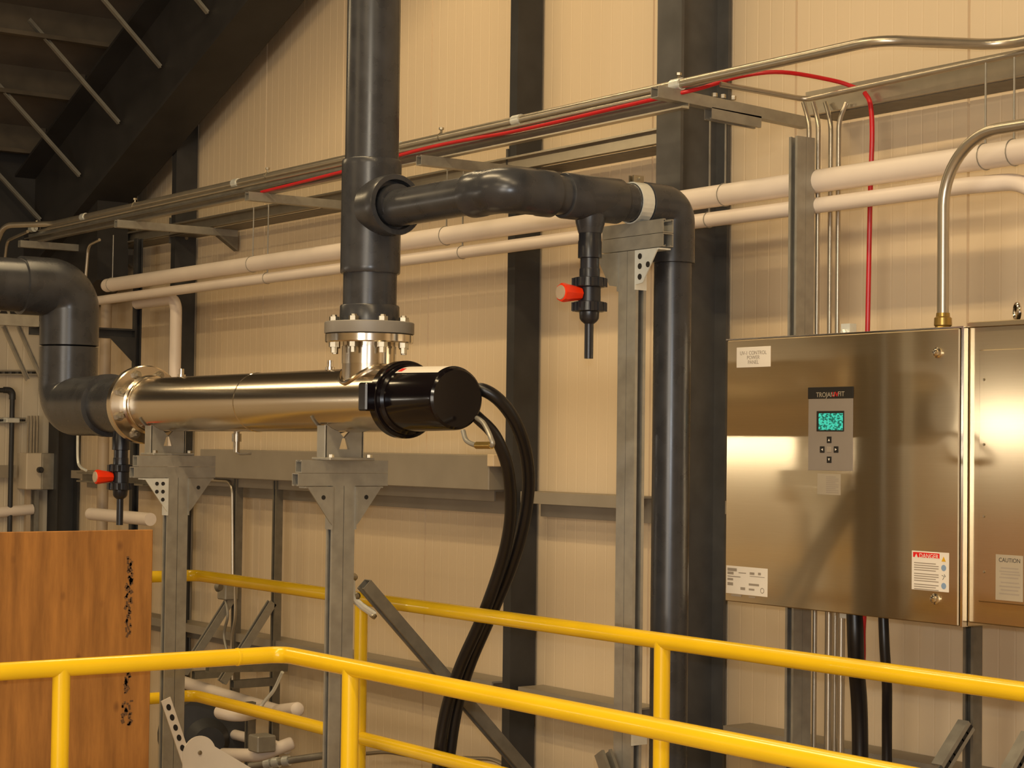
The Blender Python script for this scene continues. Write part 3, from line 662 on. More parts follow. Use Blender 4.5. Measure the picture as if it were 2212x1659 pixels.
# --- strut stands for the reactor
def stand(px0, px1, pxbeam, lab, bright_left, x):
    ztop = zb - .006; th = thing('pipe_stand', lab, 'strut stand', (x, YR, 0), 'strut stands')
    c0 = PX((px0 + px1) / 2, 1150, x).y
    y0, y1 = c0 - .0205, c0 + .0205
    for yy, dr in ((c0 - .0215, -1), (c0 + .0215, 1)):
        part('post', MB().strut((x, yy, -.0 if False else 0.0), (x, yy, ztop - .084), (0, dr, 0)), 'galv', th)
    ya, yb = PX(pxbeam[0], 1010, x).y, PX(pxbeam[1], 1010, x).y
    part('upper_beam', MB().strut((x, ya + .012, ztop - .021), (x, yb, ztop - .021), ZA), 'galv', th)
    part('lower_beam', MB().strut((x, ya, ztop - .0635), (x, yb, ztop - .0635), (0, 0, -1)), 'galv', th)
    zg = ztop - .086
    for sd in (-1, 1):
        m = MB(); yb_ = c0 + sd * .046
        m.prism([(x + .022, yb_, zg), (x + .022, yb_ + sd * .095, zg), (x + .022, yb_ + sd * .01, zg - .115), (x + .022, yb_, zg - .125)], (.005, 0, 0))
        m.box((x - .02, yb_ + sd * .0, zg), (x + .026, yb_ + sd * .1, zg - .005)); m.box((x - .02, yb_, zg), (x + .026, yb_ - sd * .004, zg - .14))
        g = part('gusset', m, 'galvbright' if (sd < 0 and bright_left) else 'galv', th)
        holes = [(.02, .02), (.02, .05), (.02, .08), (.045, .02), (.045, .05)] if (sd < 0 and bright_left) else [(.035, .035)]
        for (dy, dz) in holes: part('hole', MB().cyl((x + .0272, yb_ + sd * dy, zg - dz), (x + .0282, yb_ + sd * dy, zg - dz), .0075, n=14), 'dark', g)
        part('bolt', MB().hexa((x + .005, yb_ + sd * .06, zg + .0), (0, 0, -1), .009, .012), 'bolt', g)
    part('base_plate', MB().bbox((x - .08, c0 - .1, 0), (x + .08, c0 + .1, .01), .002), 'galvdark', th)
    return c0, ztop
s1x = PY(379, 1100, YR).x; s2x = PY(735, 1150, YR).x
c1, zt1 = stand(355, 401, (285, 460), 'galvanised strut stand under the left flanged end of the stainless tube', True, s1x)
c2, zt2 = stand(711, 759, (638, 831), 'galvanised strut stand under the black capped end of the stainless tube', False, s2x)

# diagonal brace of the second stand
th = thing('diagonal_brace', 'diagonal strut brace hinged to the second stand', 'brace', (s2x, 3.9, 0))
b0 = V((s2x + .0, PX(798, 1275, s2x).y, PX(798, 1275, s2x).z)); b1 = V((s2x, PX(1128, 1659, s2x).y, PX(1128, 1659, s2x).z))
dd = (b1 - b0).normalized(); b1 = b0 + dd * (b0.z - 0.02) / -dd.z
part('channel', MB().strut(b0 - dd * .03, b1, (0, -1, -1)), 'galvdark', th)
hb = b0 + dd * .07 + V((0, -.03, -.03)); yb_ = c2 + .045
m = MB(); m.tube(fillet([V((s2x, yb_, b0.z + .05)), V((s2x, yb_ + .004, b0.z - .02)), V((s2x, yb_ + .04, b0.z - .05)), hb], .02, 4), .012, 8)
part('hinge', m, 'galvbright', th)
part('bolt', MB().lathe(V((s2x, yb_, b0.z + .045)), YA, [(0, .014), (.012, .014), (.02, .008)], 12), 'bolt', th)
part('bolt', MB().lathe(V((s2x, yb_ + .01, b0.z - .02)), (0, 1, .2), [(0, .014), (.014, .014), (.022, .008)], 12), 'bolt', th)
part('bolt', MB().lathe(hb, (0, -.7, -.7), [(0, .013), (.012, .013)], 12), 'bolt', th)

# --- riser: PVC flange, stub, tee, tall pipe
zp0 = zft; zp1 = PY(795, 697, YR).z
R6 = .0865
def zpy(py): return PY(799, py, YR).z
th = thing('riser_pipe', 'tall dark grey riser pipe with flange and tee above the stainless tube', 'pipe', (XRZ, YR, zp0))
fl = part('flange', MB().lathe((XRZ, YR, zp0), ZA, [(.0, .09), (.0, RF6 + .002), (.003, RF6 + .003), (zp1 - zp0 - .003, RF6 + .003), (zp1 - zp0, RF6), (zp1 - zp0, .09)], 48), 'pvcflange', th, label='pale grey bolted flange')
for k in range(8):
    a = 2 * math.pi * (k + .5) / 8 + .2; c = V((XRZ + math.cos(a) * .120, YR + math.sin(a) * .120, 0))
    L_ = zp1 - zfl; m = MB().lathe((c.x, c.y, zfl - .035), ZA, [(0, .010), (.018, .010), (.018, .0165), (.035, .0165), (.035, .010), (.035 + L_, .010), (.035 + L_, .0165), (.049 + L_, .0165), (.049 + L_, .010), (.055 + L_, .009)], 6); part('bolt', m, 'bolt', fl)
part('gasket', MB().lathe((XRZ, YR, zft), ZA, [(-.003, .08), (-.003, RF6 - .002), (.003, RF6 - .002), (.003, .08)], 40), 'dark', fl)
part('hub', MB().lathe((XRZ, YR, zp1), ZA, [(0, .097), (zpy(660) - zp1 - .004, .0955), (zpy(660) - zp1, .093), (zpy(660) - zp1, R6)], 48), 'pvc', th)
part('stub', MB().cyl((XRZ, YR, zpy(662)), (XRZ, YR, zpy(588)), R6, n=48), 'pvc', th)
zta, ztb = zpy(592), zpy(348); ztee = zpy(452)
tee = part('tee', MB().lathe((XRZ, YR, zta), ZA, [(0, R6), (0, .094), (.004, .0965), (.02, .0965), (ztb - zta - .02, .0965), (ztb - zta - .004, .0965), (ztb - zta, .094), (ztb - zta, R6)], 48), 'pvc', th)
part('branch_socket', MB().lathe((XRZ, YR, ztee), XA, [(.05, .094), (.10, .0965), (.118, .0975), (.150, .0975), (.155, .095), (.155, .080), (.120, .078), (.12, .065), (.165, .0645), (.165, .0)], 48), 'pvc', tee)
part('tall_pipe', MB().cyl((XRZ, YR, ztb - .02), (XRZ, YR, roof_z(XRZ) - .1), R6, n=48), 'pvc', th)

# --- branch: along +X, elbow, along +Y, drop
R4 = .0585
XE = PY(1092, 440, YR).x; 
YT = -0.0
rr_ = ray(1275, 480); YT = XE * rr_.y / rr_.x
rr_ = ray(1452, 700); YD = XE * rr_.y / rr_.x
zb4 = ztee - .012
th = thing('branch_pipe', 'dark grey branch pipe from the riser tee, elbowed over and down behind the railing', 'pipe', (XE, YD, 0))
part('first_run', MB().cyl((XRZ + .15, YR, zb4), (XE - .11, YR, zb4), R4, n=40), 'pvc', th)
part('elbow', MB().tube([V((XE - .165, YR, zb4)), V((XE - .163, YR, zb4)), V((XE - .12, YR, zb4)), V((XE - .115, YR, zb4))] + fillet([V((XE - .11, YR, zb4)), V((XE, YR, zb4)), V((XE, YR + .11, zb4))], .1, 12)[1:-1] + [V((XE, YR + .115, zb4)), V((XE, YR + .12, zb4)), V((XE, YR + .163, zb4)), V((XE, YR + .165, zb4))],
     [.059, .069, .069, .0665] + [.0675] * 13 + [.0665, .069, .069, .059], 40), 'pvc', th)
part('second_run', MB().cyl((XE, YR + .15, zb4), (XE, YD - .10, zb4), R4, n=40), 'pvc', th)
t4 = part('tee', MB().lathe((XE, YT - .105, zb4), YA, [(0, R4), (0, .066), (.004, .0685), (.206, .0685), (.21, .066), (.21, R4)], 40), 'pvc', th)
part('branch_socket', MB().lathe((XE, YT, zb4), (0, 0, -1), [(.03, .05), (.075, .044), (.105, .0355), (.105, .03)], 32), 'pvc', t4)
part('drop_elbow', MB().tube([V((XE, YD - .125, zb4)), V((XE, YD - .123, zb4)), V((XE, YD - .10, zb4))] + fillet([V((XE, YD - .095, zb4)), V((XE, YD, zb4)), V((XE, YD, zb4 - .11))], .095, 12)[1:-1] + [V((XE, YD, zb4 - .15)), V((XE, YD, zb4 - .173)), V((XE, YD, zb4 - .175))],
     [.0585, .068, .068] + [.067] * 13 + [.068, .068, .0585], 40), 'pvc', th)
part('drop', MB().cyl((XE, YD, zb4 - .16), (XE, YD, 0.0), R4, n=40), 'pvc', th)

# --- drain valves
def valve(x, y, ztop, lab, top_extra=.0):
    th = thing('drain_valve', lab, 'valve', (x, y, ztop - .40))
    z = ztop
    part('nipple', MB().lathe((x, y, z), (0, 0, -1), [(-.0, .034), (.045, .034), (.05, .036), (.098, .036), (.10, .0285), (.14, .0285)], 28), 'valve', th)
    b = part('body', MB().lathe((x, y, z - .13), (0, 0, -1), [(0, .030), (.005, .031), (.032, .031), (.034, .034), (.07, .034), (.105, .034), (.107, .030), (.13, .0305), (.15, .029), (.158, .024), (.166, .014)], 28), 'valve', th)
    for dz in (.172, .245):
        m = MB(); m.lathe((x, y, z - dz), (0, 0, -1), [(-.016, .040), (-.014, .047), (.012, .049), (.015, .042)], 28)
        for k in range(12):
            a = 2 * math.pi * k / 12; c = V((x + math.cos(a) * .047, y + math.sin(a) * .047, z - dz - .013)); m.box(c - V((.005, .005, 0)), c + V((.005, .005, .026)))
        part('union_nut', m, 'valve', th)
    k = part('handle', MB().lathe((x, y - .034, z - .207), (0, -1, 0), [(0, .012), (.003, .020), (.02, .022), (.045, .026), (.062, .029), (.072, .028), (.074, .024)], 8), 'redknob', th, label='orange red valve handle')
    part('cap', MB().lathe((x, y - .108, z - .207), (0, -1, 0), [(0, .022), (.003, .021), (.004, .0)], 18), 'tan', k)
    part('tail_pipe', MB().cyl((x, y, z - .285), (x, y, z - .40), .0135, n=18), 'valve', th)
    return th
th = valve(XE, YT, PX(1275, 487, XE).z, 'charcoal drain valve with orange handle hanging from the upper branch pipe')
text('lettering', 'EAGV', (XE + .0345, YT - .004, PX(1275, 657, XE).z), YA, ZA, .011, 'labelwhite', th) if False else part('valve_mark', MB().prism([V((XE, YT, 0)) + V((math.cos(a) * .0348, math.sin(a) * .0348, PX(1275, 659, XE).z)) for a in (-.9, -.6, -.3, 0.)] + [V((XE, YT, 0)) + V((math.cos(a) * .0352, math.sin(a) * .0352, PX(1275, 659, XE).z)) for a in (0., -.3, -.6, -.9)], (0, 0, .010)), 'labelwhite', th, label='white printed mark')
xv = PY(262, 940, YR).x
valve(xv, YR, PY(262, 935, YR).z + .03, 'charcoal drain valve with orange handle under the left end of the stainless tube')

# --- left inlet elbows (8 inch)
R8 = .112; RE = .122
ph = PY(150, 700, YR).x
xv8 = PY(148, 800, YR).x
zh = PX(60, 617, xv8).z
th = thing('inlet_pipe', 'dark grey large elbowed inlet pipe at the left picture edge', 'pipe', (xv8, YR, zr - .14))
XSK = PY(240, 872, YR).x
part('adapter', MB().lathe((Xf - .062, YR, zr), (-1, 0, 0), [(0, .10), (.0, .1115), (Xf - .062 - XSK, .1115), (Xf - .04 - XSK, .08)], 48), 'pvc', th)
part('lower_elbow', MB().tube([V((XSK, YR, zr)), V((XSK - .004, YR, zr)), V((XSK - .05, YR, zr)), V((XSK - .056, YR, zr))] + fillet([V((XSK - .06, YR, zr)), V((xv8, YR, zr)), V((xv8, YR, zr + .20))], .19, 14)[1:-1] + [V((xv8, YR, zr + .21))],
     [.113, .1285, .1285, .124] + [.1235] * 15 + [.122], 48), 'pvc', th)
zj = PX(150, 748, xv8).z
part('vertical_pipe', MB().cyl((xv8, YR, zr + .19), (xv8, YR, zj - .004), .1225, n=48), 'pvc', th)
part('upper_elbow', MB().tube([V((xv8, YR, zj)), V((xv8, YR, zj + .003)), V((xv8, YR, zj + .04))] + fillet([V((xv8, YR, zj + .05)), V((xv8, YR, zh)), V((xv8, YR - .20, zh))], .17, 14)[1:-1] + [V((xv8, YR - .222, zh)), V((xv8, YR - .225, zh))],
     [.112, .1235, .1235] + [.1235] * 15 + [.1235, .112], 48), 'pvc', th)
part('horizontal_pipe', MB().cyl((xv8, YR - .22, zh), (xv8, YR - 1.6, zh), .112, n=48), 'pvc', th)

# --- stand for branch pipe
XS0, XS1 = PY(1333, 800, 3.66).x, PY(1373, 800, 3.66).x; YS = 3.68
XS0, XS1 = PY(1333, 800, YS - .02).x, PY(1373, 800, YS - .02).x; xm = (XS0 + XS1) / 2
th = thing('pipe_stand', 'tall galvanised strut stand under the branch pipe beside the down pipe', 'strut stand', (xm, YS, 0), 'strut stands')
zt = zb4 - R4 - .002
for sx in (-1, 1): part('post', MB().strut((xm + sx * .0215, YS, 0), (xm + sx * .0215, YS, zt - .086), (sx, 0, 0)), 'galv', th)
xa_, xb_ = PY(1301, 530, YS - .02).x, PY(1432, 530, YS - .02).x
part('upper_beam', MB().strut((xa_, YS, zt - .021), (xb_, YS, zt - .021), ZA), 'galv', th)
part('lower_beam', MB().strut((xa_, YS, zt - .0635), (xb_, YS, zt - .0635), (0, 0, -1)), 'galv', th)
zg = zt - .087
for sd in (-1, 1):
    x0 = xm + sd * .045; m = MB()
    m.prism([(x0, YS - .022, zg), (x0 + sd * .105, YS - .022, zg), (x0 + sd * .035, YS - .022, zg - .10), (x0, YS - .022, zg - .105)], (0, -.004, 0))
    m.box((x0, YS - .025, zg), (x0 + sd * .11, YS + .02, zg - .005)); m.box((x0, YS - .025, zg), (x0 - sd * .004, YS + .02, zg - .12))
    g = part('gusset', m, 'galvbright' if sd > 0 else 'galv', th)
    for (dx, dz) in ([(.022, .02), (.022, .05), (.022, .082), (.06, .047)] if sd > 0 else []): part('hole', MB().cyl((x0 + sd * dx, YS - .0258, zg - dz), (x0 + sd * dx, YS - .0272, zg - dz), .009, n=16), 'dark', g)
    part('bolt', MB().hexa((x0 + sd * .05, YS - .01, zg - .005), (0, 0, -1), .010, .012), 'bolt', g)
m = MB()
rr_ = ray(1394, 450); ys = YS
m2 = [V((XE + math.cos(t) * (R4 + .002), ys - .022, zb4 + math.sin(t) * (R4 + .002))) for t in [math.radians(a) for a in range(-90, 271, 12)]]
for i in range(len(m2) - 1):
    a, b = m2[i], m2[i + 1]; o_ = V((XE, ys - .022, zb4)); a2, b2 = a + (a - o_).normalized() * .004, b + (b - o_).normalized() * .004
    m.prism([a, b, b2, a2], (0, .044, 0))
s_ = part('pipe_strap', m, 'galvbright', th)
m = MB()
for sx in (-1, 1): m.box((XE + sx * .012, ys - .02, zb4 + R4), (XE + sx * .006, ys + .02, zb4 + R4 + .026))
m.cyl((XE - .022, ys, zb4 + R4 + .016), (XE + .022, ys, zb4 + R4 + .016), .005, n=8); part('strap_bolt', m, 'bolt', s_)
zs = PY(1390, 1600, YS).z
m = MB(); m.box((XS1, YS - .02, zs - .018), (XE + .01, YS + .04, zs + .018)); m.torus((XE, YD, zs), ZA, R4 + .004, .006, 28, 8); part('lower_clamp', m, 'galvbright', th)
part('base_plate', MB().bbox((xm - .1, YS - .03, 0), (xm + .1, YS + .03, .01), .002), 'galvdark', th)
# open strut end low beside that stand
a = PY(1303, 1625, 3.62)
single('diagonal_brace', MB().strut(a, a + V((.35, .0, -.56)).normalized() * .9, (1, 0, 1)), 'galvdark', 'open ended strut brace low left of the tall branch stand', 'brace')

# --- black hoses from the cap
def yz(px, py, y): return PY(px, py, y)
h1_ = [yz(1010, 850, YR + .10), yz(1042, 842, YR + .12), yz(1082, 868, YR + .17), yz(1116, 918, YR + .24), yz(1137, 985, YR + .31), yz(1141, 1060, YR + .36), yz(1127, 1150, YR + .39), yz(1100, 1235, 3.60), yz(1060, 1330, 3.605), yz(1013, 1440, 3.61), yz(985, 1540, 3.61), yz(968, 1659, 3.61), yz(955, 1790, 3.61)]
h2_ = [yz(1010, 885, YR + .10), yz(1035, 905, YR + .11), yz(1068, 940, YR + .16), yz(1094, 1000, YR + .22), yz(1103, 1070, YR + .28), yz(1100, 1140, YR + .33), yz(1082, 1220, 3.545), yz(1043, 1330, 3.55), yz(994, 1440, 3.555), yz(962, 1540, 3.555), yz(945, 1659, 3.555), yz(935, 1790, 3.555)]
h3_ = [p + V((.0, .045, .005)) for p in h1_[1:]]
single('hose', MB().tube(spline(h1_, 8), .0205, 16), 'hose', 'outer black hose looping from the black cap down behind the rail', 'hose', 'black cap hoses')
single('hose', MB().tube(spline(h2_, 8), .0195, 16), 'hose', 'inner black hose looping from the black cap down behind the rail', 'hose', 'black cap hoses')

# ================================================================== RAILINGS
RR = .0235
Yf = 2.63; zf = 1.045
cf = PY(612, 1413, Yf); XF = cf.x; zf = cf.z
def rail_post(m, x, y, z): return m.cyl((x, y, 0), (x, y, z), RR, n=24)
th = thing('guardrail', 'near yellow pipe guardrail with its corner in front of the second stand', 'railing', (XF, Yf, 0), 'yellow guardrails')
part('top_rail', MB().tube(fillet([(XF, -.6, zf), (XF, Yf, zf), (-1.0, Yf, zf)], .05, 5), RR, 24), 'yellow', th)
part('mid_rail', MB().tube(fillet([(XF, -.6, zf - .5), (XF, Yf, zf - .5), (-1.0, Yf, zf - .5)], .05, 5), RR, 24), 'yellow', th)
xp = PY(757, 1500, Yf).x
part('post', rail_post(MB(), xp, Yf, zf), 'yellow', th)
yp = PX(131, 1550, XF).y
part('post', rail_post(MB(), XF, yp, zf), 'yellow', th)
part('post', rail_post(MB(), XF, -.5, zf), 'yellow', th); part('post', rail_post(MB(), -1.1, Yf, zf), 'yellow', th)
yj = PX(513, 1420, XF).y
part('sleeve', MB().lathe((XF, yj, zf), YA, [(-.004, RR), (-.003, RR + .0015), (.003, RR + .0015), (.004, RR)], 24), 'yellow', th)
YFAR = 3.5; ca = PY(424, 1237, YFAR); XF2 = ca.x; zf2 = PY(1100, 1338, YFAR).z
zm2 = PY(830, 1607, YFAR).z
th = thing('guardrail', 'far yellow pipe guardrail running behind the stands toward the cabinet', 'railing', (XF2, YFAR, 0), 'yellow guardrails')
part('top_rail', MB().tube(fillet([(XF2, .6, zf2), (XF2, YFAR, zf2), (-1.4, YFAR, zf2)], .05, 5), RR, 24), 'yellow', th)
part('mid_rail', MB().tube(fillet([(XF2, .6, zm2), (XF2, YFAR, zm2), (PY(735, 1600, YFAR).x, YFAR, zm2)], .05, 5), RR, 24), 'yellow', th)
xp = PY(780, 1350, YFAR).x
part('mid_rail', MB().tube([(xp, YFAR, zm2), (-1.4, YFAR, zm2)], RR, 24), 'yellow', th)
part('post', rail_post(MB(), xp, YFAR, zf2), 'yellow', th)
part('post', rail_post(MB(), PY(1430, 1450, YFAR).x, YFAR, zf2), 'yellow', th)
part('post', rail_post(MB(), XF2, 1.2, zf2), 'yellow', th); part('post', rail_post(MB(), -1.5, YFAR, zf2), 'yellow', th)

# ================================================================== PLYWOOD
XPW = -5.35
a = PX(331, 1144, XPW); zt_ = a.z
th = thing('plywood_sheet', 'weathered plywood sheet with faded stencil standing behind the near rail', 'plywood', (XPW, a.y - .6, 0))
part('sheet', MB().bbox((XPW - .018, a.y - 1.22, 0), (XPW, a.y, zt_), .002), 'ply', th)
yc_ = PX(276, 1400, XPW).y
rnd = random.Random(3)
def smudge(y0, y1, hw, n):
    m = MB()
    for i in range(n):
        p = PX(274 + 3 * (i / n), y0 + (y1 - y0) * i / n, XPW); dy = rnd.uniform(-hw, hw); a_ = rnd.uniform(.002, .006); b_ = rnd.uniform(.002, .009)
        c = V((XPW, yc_ + dy, p.z)); tl_ = rnd.uniform(-.6, .6)
        q = [V((0, math.cos(tl_) * sy * a_ - math.sin(tl_) * sz * b_, math.sin(tl_) * sy * a_ + math.cos(tl_) * sz * b_)) for sy, sz in ((-1, -1), (1, -1), (1, 1), (-1, 1))]
        m.prism([c + v - XA * .0002 for v in q], (.0005, 0, 0))
    return m
part('faded_stencil', smudge(1205, 1375, .010, 46), 'stain', th, kind='stuff')
part('faded_stencil', smudge(1440, 1500, .008, 16), 'stain', th, kind='stuff')
part('faded_stencil', smudge(1515, 1568, .016, 20), 'stain', th, kind='stuff')

# ================================================================== BEIGE PERFORATED BAR
XB_ = -5.95
th = thing('perforated_bar', 'beige perforated steel bar with a round topped plate, low by the left stand', 'bar', PX(380, 1659, XB_) - ZA * .5)
a = PX(357, 1510, XB_); b = PX(418, 1690, XB_); d_ = (b - a).normalized(); b = a + d_ * (a.z / -d_.z) * .98
n_ = V((0, -d_.z, d_.y)); n_ = n_ if n_.y > 0 else -n_; w_ = .018
bar = part('bar', MB().prism([a - n_ * w_, a + n_ * w_, b + n_ * w_, b - n_ * w_], (.005, 0, 0)), 'beige', th)
m = MB(); t = .03
while t < (b - a).length - .02:
    c = a + d_ * t + XA * .0053; ring = [c + (d_ * math.cos(q) * .0115 + n_ * math.sin(q) * .0085) for q in [2 * math.pi * i / 14 for i in range(14)]]
    m.prism(ring, (.0006, 0, 0)); t += .038
part('hole', m, 'dark', bar, kind='stuff')
c = PX(428, 1628, XB_); R_ = .062
arc = [c + V((0, math.cos(t) * R_, math.sin(t) * R_)) for t in [math.radians(q) for q in range(20, 181, 10)]]
e_ = PX(560, 1665, XB_)
pl_ = [V((XB_, e_.y + .25, e_.z - .16)), V((XB_, e_.y + .25, .02)), V((XB_, arc[-1].y, .02))]
part('plate', MB().prism([p + XA * .006 for p in ([arc[-1] - ZA * .0] + arc[::-1][1:] + pl_)], (.004, 0, 0)), 'beige', th)
part('stud', MB().lathe(PX(432, 1626, XB_ + .011), XA, [(0, .008), (.003, .007), (.004, .003)], 12), 'bolt', th)

# ================================================================== CONTROL CABINET
YF_ = 4.27
tl = PY(1571, 733, YF_); br = PY(2069, 1353, YF_); xl, xr, zb_, zt_ = tl.x, br.x, br.z, PY(2068, 709, YF_).z
th = thing('control_cabinet', 'large brushed stainless control cabinet with green display', 'cabinet', ((xl + xr) / 2, 4.4, zb_))
body = part('body', MB().bbox((xl - .012, YF_ + .022, zb_ - .002), (xr + .012, 4.53, zt_ + .004), .003), 'cab', th)
door = part('door', MB().bbox((xl, YF_, zb_), (xr, YF_ + .02, zt_), .003), 'cab', th)
part('frame_strip', MB().bbox((xr + .002, YF_ + .006, zb_ - .002), (xr + .012, YF_ + .03, zt_ + .004), .001), 'ssbright', th)
part('drip_lip', MB().bbox((xl - .012, YF_ + .004, zt_ + .0005), (xr + .012, YF_ + .022, zt_ + .006), .001), 'ssbright', th)
def onf(px, py, off=0.0): return PY(px, py, YF_ - off)
def plate(name, px0, py0, px1, py1, material, parent, off=.0008, base=0.0, label=None, r=.001):
    a = onf(px0, py0); b = onf(px1, py1)
    a_, b_ = V((a.x, YF_ - base - off, b.z)), V((b.x, YF_ - base, a.z)); return part(name, MB().bbox(a_, b_, r), material, parent, label)
kp = plate('keypad', 1747, 862, 1842, 1018, 'keypad', door, .0012, label='grey keypad overlay')
bd = plate('brand_plate', 1746, 837, 1844, 860, 'dark', door, .002, label='black name plate')
s_ = onf(1764, 858)
def ln(px, py, body, size, material, parent, off=.002, align='LEFT'):
    p = onf(px, py); return text('lettering', body, (p.x, YF_ - off, p.z), XA, ZA, size, material, parent, align, .0003)
ln(1764, 858, 'TROJAN', .0215, 'labelgrey', bd, .0022); ln(1798, 857, 'UV', .0215, 'redink', bd, .0022); ln(1811, 856, 'FIT', .0215, 'labelgrey', bd, .0022)
dp = plate('display', 1765, 888, 1824, 932, 'dark', door, .003, r=.001, label='green lit display')
a = onf(1770, 893); b = onf(1822, 929); part('screen', MB().box((a.x, YF_ - .0034, b.z), (b.x, YF_ - .003, a.z)), 'screen', dp)
for (px, py, rot) in ((1792, 950, 0), (1777, 971, 1), (1807, 971, 2), (1792, 993, 3)):
    a = onf(px - 5, py - 7); b = onf(px + 5, py + 7); k_ = part('key', MB().bbox((a.x, YF_ - .003, b.z), (b.x, YF_ - .001, a.z), .0008), 'dark', door)
    c = onf(px, py); s = .004; dirs = [(0, 1), (-1, 0), (1, 0), (0, -1)][rot]; d2_ = (dirs[1], -dirs[0])
    pts = [(c.x + dirs[0]*s, c.z + dirs[1]*s), (c.x - dirs[0]*s + d2_[0]*s, c.z - dirs[1]*s + d2_[1]*s), (c.x - dirs[0]*s - d2_[0]*s, c.z - dirs[1]*s - d2_[1]*s)]
    part('arrow', MB().prism([(p[0], YF_ - .0032, p[1]) for p in pts], (0, .0003, 0)), 'labelwhite', k_)
a = onf(1787, 965); b = onf(1797, 977); k_ = part('key', MB().bbox((a.x, YF_ - .003, b.z), (b.x, YF_ - .001, a.z), .0008), 'inkgrey', door); 
sg = plate('name_sign', 1592, 751, 1665, 792, 'labelwhite', door, .0018, label='white engraved name sign')
for (px, py, t) in ((1628, 766, 'UV-1 CONTROL'), (1628, 776, 'POWER'), (1628, 786, 'PANEL')): ln(px, py, t, .0175, 'inkgrey', sg, .002, 'CENTER')
nl = plate('notice_label', 1766, 1023, 1816, 1070, 'labelgrey', door, .0008)
def lines(parent, px0, px1, ys, material='inkgrey', h=2.0, base=.0009):
    m = MB()
    for i, y in enumerate(ys):
        e = px1 - (0 if i % 3 else 6) ; a = onf(px0, y); b = onf(e, y + h); m.box((a.x, YF_ - base - .0003, a.z - .0028), (b.x, YF_ - base, a.z))
    part('print', m, material, parent)
lines(nl, 1785, 1812, [1029 + i * 4.2 for i in range(9)])
dl = plate('danger_label', 1970, 1189, 2050, 1280, 'labelwhite', door, .0008, label='white danger label with red band')
a = onf(1973, 1192); b = onf(2030, 1207); part('red_band', MB().box((a.x, YF_ - .0013, b.z), (b.x, YF_ - .0008, a.z)), 'redink', dl)
ln(2007, 1206, 'DANGER', .0185, 'labelwhite', dl, .0014, 'CENTER')
c = onf(1980, 1200); part('warning_triangle', MB().prism([(c.x - .006, YF_ - .0014, c.z - .005), (c.x + .006, YF_ - .0014, c.z - .005), (c.x, YF_ - .0014, c.z + .006)], (0, -.0003, 0)), 'labelwhite', dl)
lines(dl, 1975, 2028, [1214, 1219, 1224, 1229, 1237, 1242, 1247, 1252, 1260, 1265, 1270], h=2)
c = onf(2039, 1208); part('warning_triangle', MB().prism([(c.x - .008, YF_ - .0012, c.z - .007), (c.x + .008, YF_ - .0012, c.z - .007), (c.x, YF_ - .0012, c.z + .008)], (0, -.0003, 0)), 'amberink', dl)
for y_ in (1227, 1266): c = onf(2039, y_); part('pictogram', MB().lathe((c.x, YF_ - .0008, c.z), (0, -1, 0), [(0, .0092), (.0005, .0092)], 20), 'blueink', dl)
c = onf(2039, 1246); m = MB(); m.tube([(c.x - .007, YF_ - .001, c.z + .004), (c.x + .003, YF_ - .001, c.z + .001), (c.x - .004, YF_ - .001, c.z - .009)], .0008, 6); m.tube([(c.x + .007, YF_ - .001, c.z), (c.x + .002, YF_ - .001, c.z + .007)], .0008, 6); part('pictogram', m, 'ink', dl)
rl = plate('rating_label', 1569, 1221, 1658, 1290, 'labelwhite', door, .0008, label='white rating label')
m = MB()
for (x0, x1, y0, h) in ((1572, 1592, 1226, .010), (1572, 1585, 1234, .009), (1572, 1600, 1243, .003), (1572, 1584, 1248, .007), (1572, 1584, 1257, .010), (1596, 1612, 1236, .003), (1600, 1610, 1268, .009), (1580, 1602, 1283, .006), (1620, 1630, 1236, .008), (1638, 1644, 1237, .008), (1620, 1652, 1244, .002), (1618, 1640, 1260, .007), (1618, 1630, 1271, .006), (1618, 1632, 1288, .004)):
    a = onf(x0, y0); b = onf(x1, y0); m.box((a.x, YF_ - .0012, a.z - h), (b.x, YF_ - .0008, a.z))
part('print', m, 'inkgrey', rl)
c = onf(1647, 1276); part('approval_mark', MB().torus((c.x, YF_ - .001, c.z), YA, .008, .0012, 18, 6), 'inkgrey', rl)
for (px, py) in ((2026, 762), (2021, 1294)):
    c = onf(px, py); part('latch', MB().lathe((c.x, YF_, c.z), (0, -1, 0), [(0, .016), (.004, .016), (.006, .011), (.014, .010), (.016, .006)], 20), 'ssbright', door)
for (px, py) in ((1716, 712), (1713, 1322)):
    c = onf(px, py); m = MB(); m.box((c.x - .02, 4.50, c.z - .03), (c.x + .02, 4.53, c.z + .03)); m.lathe((c.x, 4.50, c.z), (0, -1, 0), [(0, .012), (.012, .012), (.016, .006)], 14); part('mounting_tab', m, 'galvbright', th)
# conduit out of the cabinet top
xq = PY(2037, 690, 4.40).x; zq = 2.595
cd = thing('conduit', 'thick conduit rising from the cabinet top and curving right', 'conduit', (xq, 4.40, zt_))
part('pipe', MB().tube(fillet([(xq, 4.40, zt_ + .02), (xq, 4.40, zq), (-1.5, 4.40, zq)], .21, 14), .0175, 20), 'emt', cd)
part('connector', MB().lathe((xq, 4.40, zt_ + .004), ZA, [(0, .023), (.008, .026), (.014, .023), (.018, .027), (.04, .026), (.044, .021), (.055, .020)], 20), 'brass', cd)

